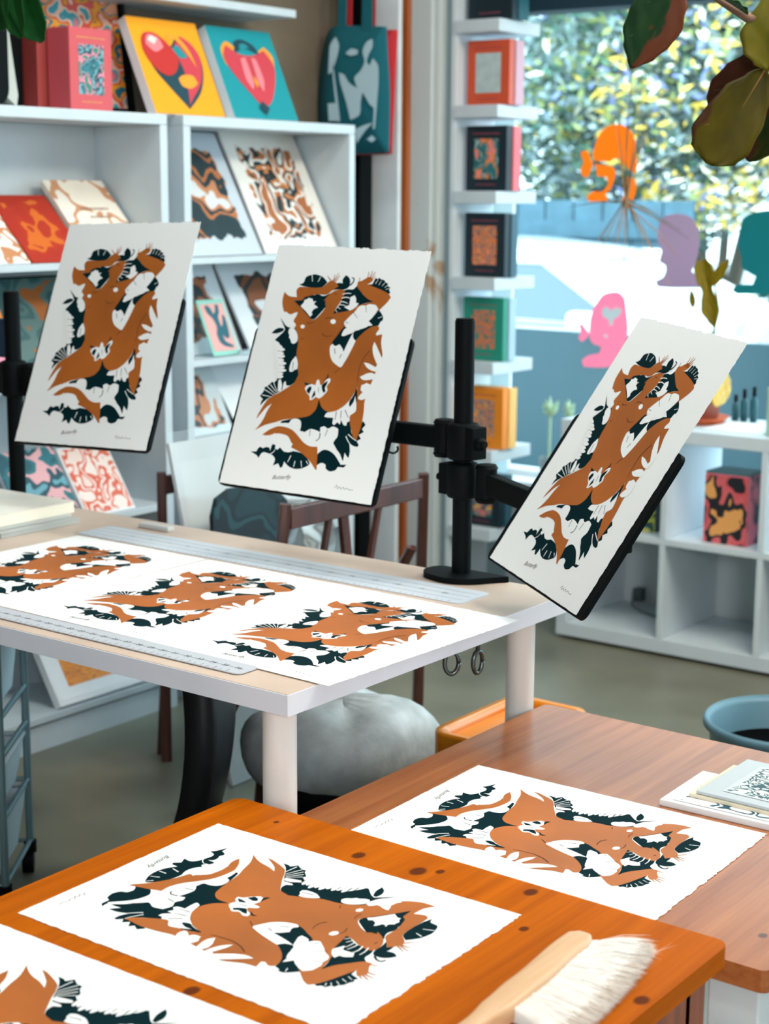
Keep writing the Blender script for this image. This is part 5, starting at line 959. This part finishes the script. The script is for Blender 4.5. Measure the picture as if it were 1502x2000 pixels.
LGB = leafmat('fig_green_brown', (14, 46, 22), (26, 58, 26), (92, 46, 24), .45, 3.2, flip=True); LOL = leafmat('fig_olive', (66, 58, 4), (84, 74, 6), (70, 40, 16), .04, 2.4); LYG = leafmat('fig_lime', (84, 82, 8), (108, 98, 14), (100, 90, 24), .0, 2.4); LGR = leafmat('fig_green', (12, 60, 24), (20, 76, 30), (30, 80, 36), .0); LDK = leafmat('fig_dark', (28, 48, 14), (60, 62, 12), (66, 34, 20), .55, 2.6)
VEIN = mat('fig_vein', (150, 104, 30), .5); VEN2 = mat('fig_vein_green', (60, 90, 40), .5)
leaf(t, at(1322, -22, 1, 2.90), at(1233, 134, 1, 2.86), .118, (.1, -1, .15), [LGB, VEN2], fold=.25, wav=.002, prof=[(0, .4), (.15, .75), (.4, 1.0), (.6, .92), (.8, .62), (.93, .3), (1, .03)])
leaf(t, j1 + Vector((.0, -.01, -.005)), at(1385, 322, 1, 2.84), .150, (-.25, -1, .1), [LOL, VEIN], fold=.12, wav=.0015, asym=.0, prof=[(0, .06), (.08, .38), (.3, .76), (.55, .95), (.75, 1.0), (.9, .78), (.97, .45), (1, .1)])
leaf(t, j1 + Vector((-.0, .02, .03)), at(1390, 245, 1, 2.95), .105, (.2, -1, .3), [LDK, VEN2], fold=.3, wav=.003)
leaf(t, at(1506, -10, 1, 2.9), at(1500, 138, 1, 2.85), .125, (-.3, -1, .1), [LYG, VEIN], fold=.15, wav=.001, prof=[(0, .3), (.2, .7), (.4, 1), (.65, .85), (.85, .5), (1, .05)])
leaf(t, tw + Vector((.0, -.02, .01)), at(1408, -6, 1, 2.84), .065, (-.2, -.6, .8), [LGR, VEN2], fold=.5, wav=.002)
leaf(t, j1 + Vector((.02, .03, -.02)), at(1462, 315, 1, 2.97), .085, (.4, -1, .2), [LDK, VEN2], fold=.2, wav=.002)
t = thing('hanging_plant', 'dark glossy leaf of a hanging plant at the top left corner', 'plant', at(40, -150, 1, 2.45))
bs = at(20, -120, 1, 2.45); b = MB(); b.tube([Vector((bs.x - .05, 2.45, 2.95)), Vector((bs.x - .04, 2.45, 2.5)), bs, at(30, -40, 1, 2.45)], .005, 8); b.build('stem', LGR, t)
leaf(t, at(30, -45, 1, 2.45), at(84, 82, 1, 2.42), .075, (.2, -1, .4), [LGR, VEN2], fold=.3, curl=.05, prof=[(0, .4), (.3, .95), (.6, 1.0), (.85, .8), (1, .2)])
leaf(t, at(20, -55, 1, 2.45), at(42, 74, 1, 2.40), .060, (.1, -1, .3), [LGR, VEN2], fold=.3, curl=.04, prof=[(0, .4), (.3, .95), (.6, 1.0), (.85, .8), (1, .2)])
leaf(t, at(5, -55, 1, 2.45), at(8, 60, 1, 2.40), .070, (-.1, -1, .3), [LGR, VEN2], fold=.2, curl=.04)
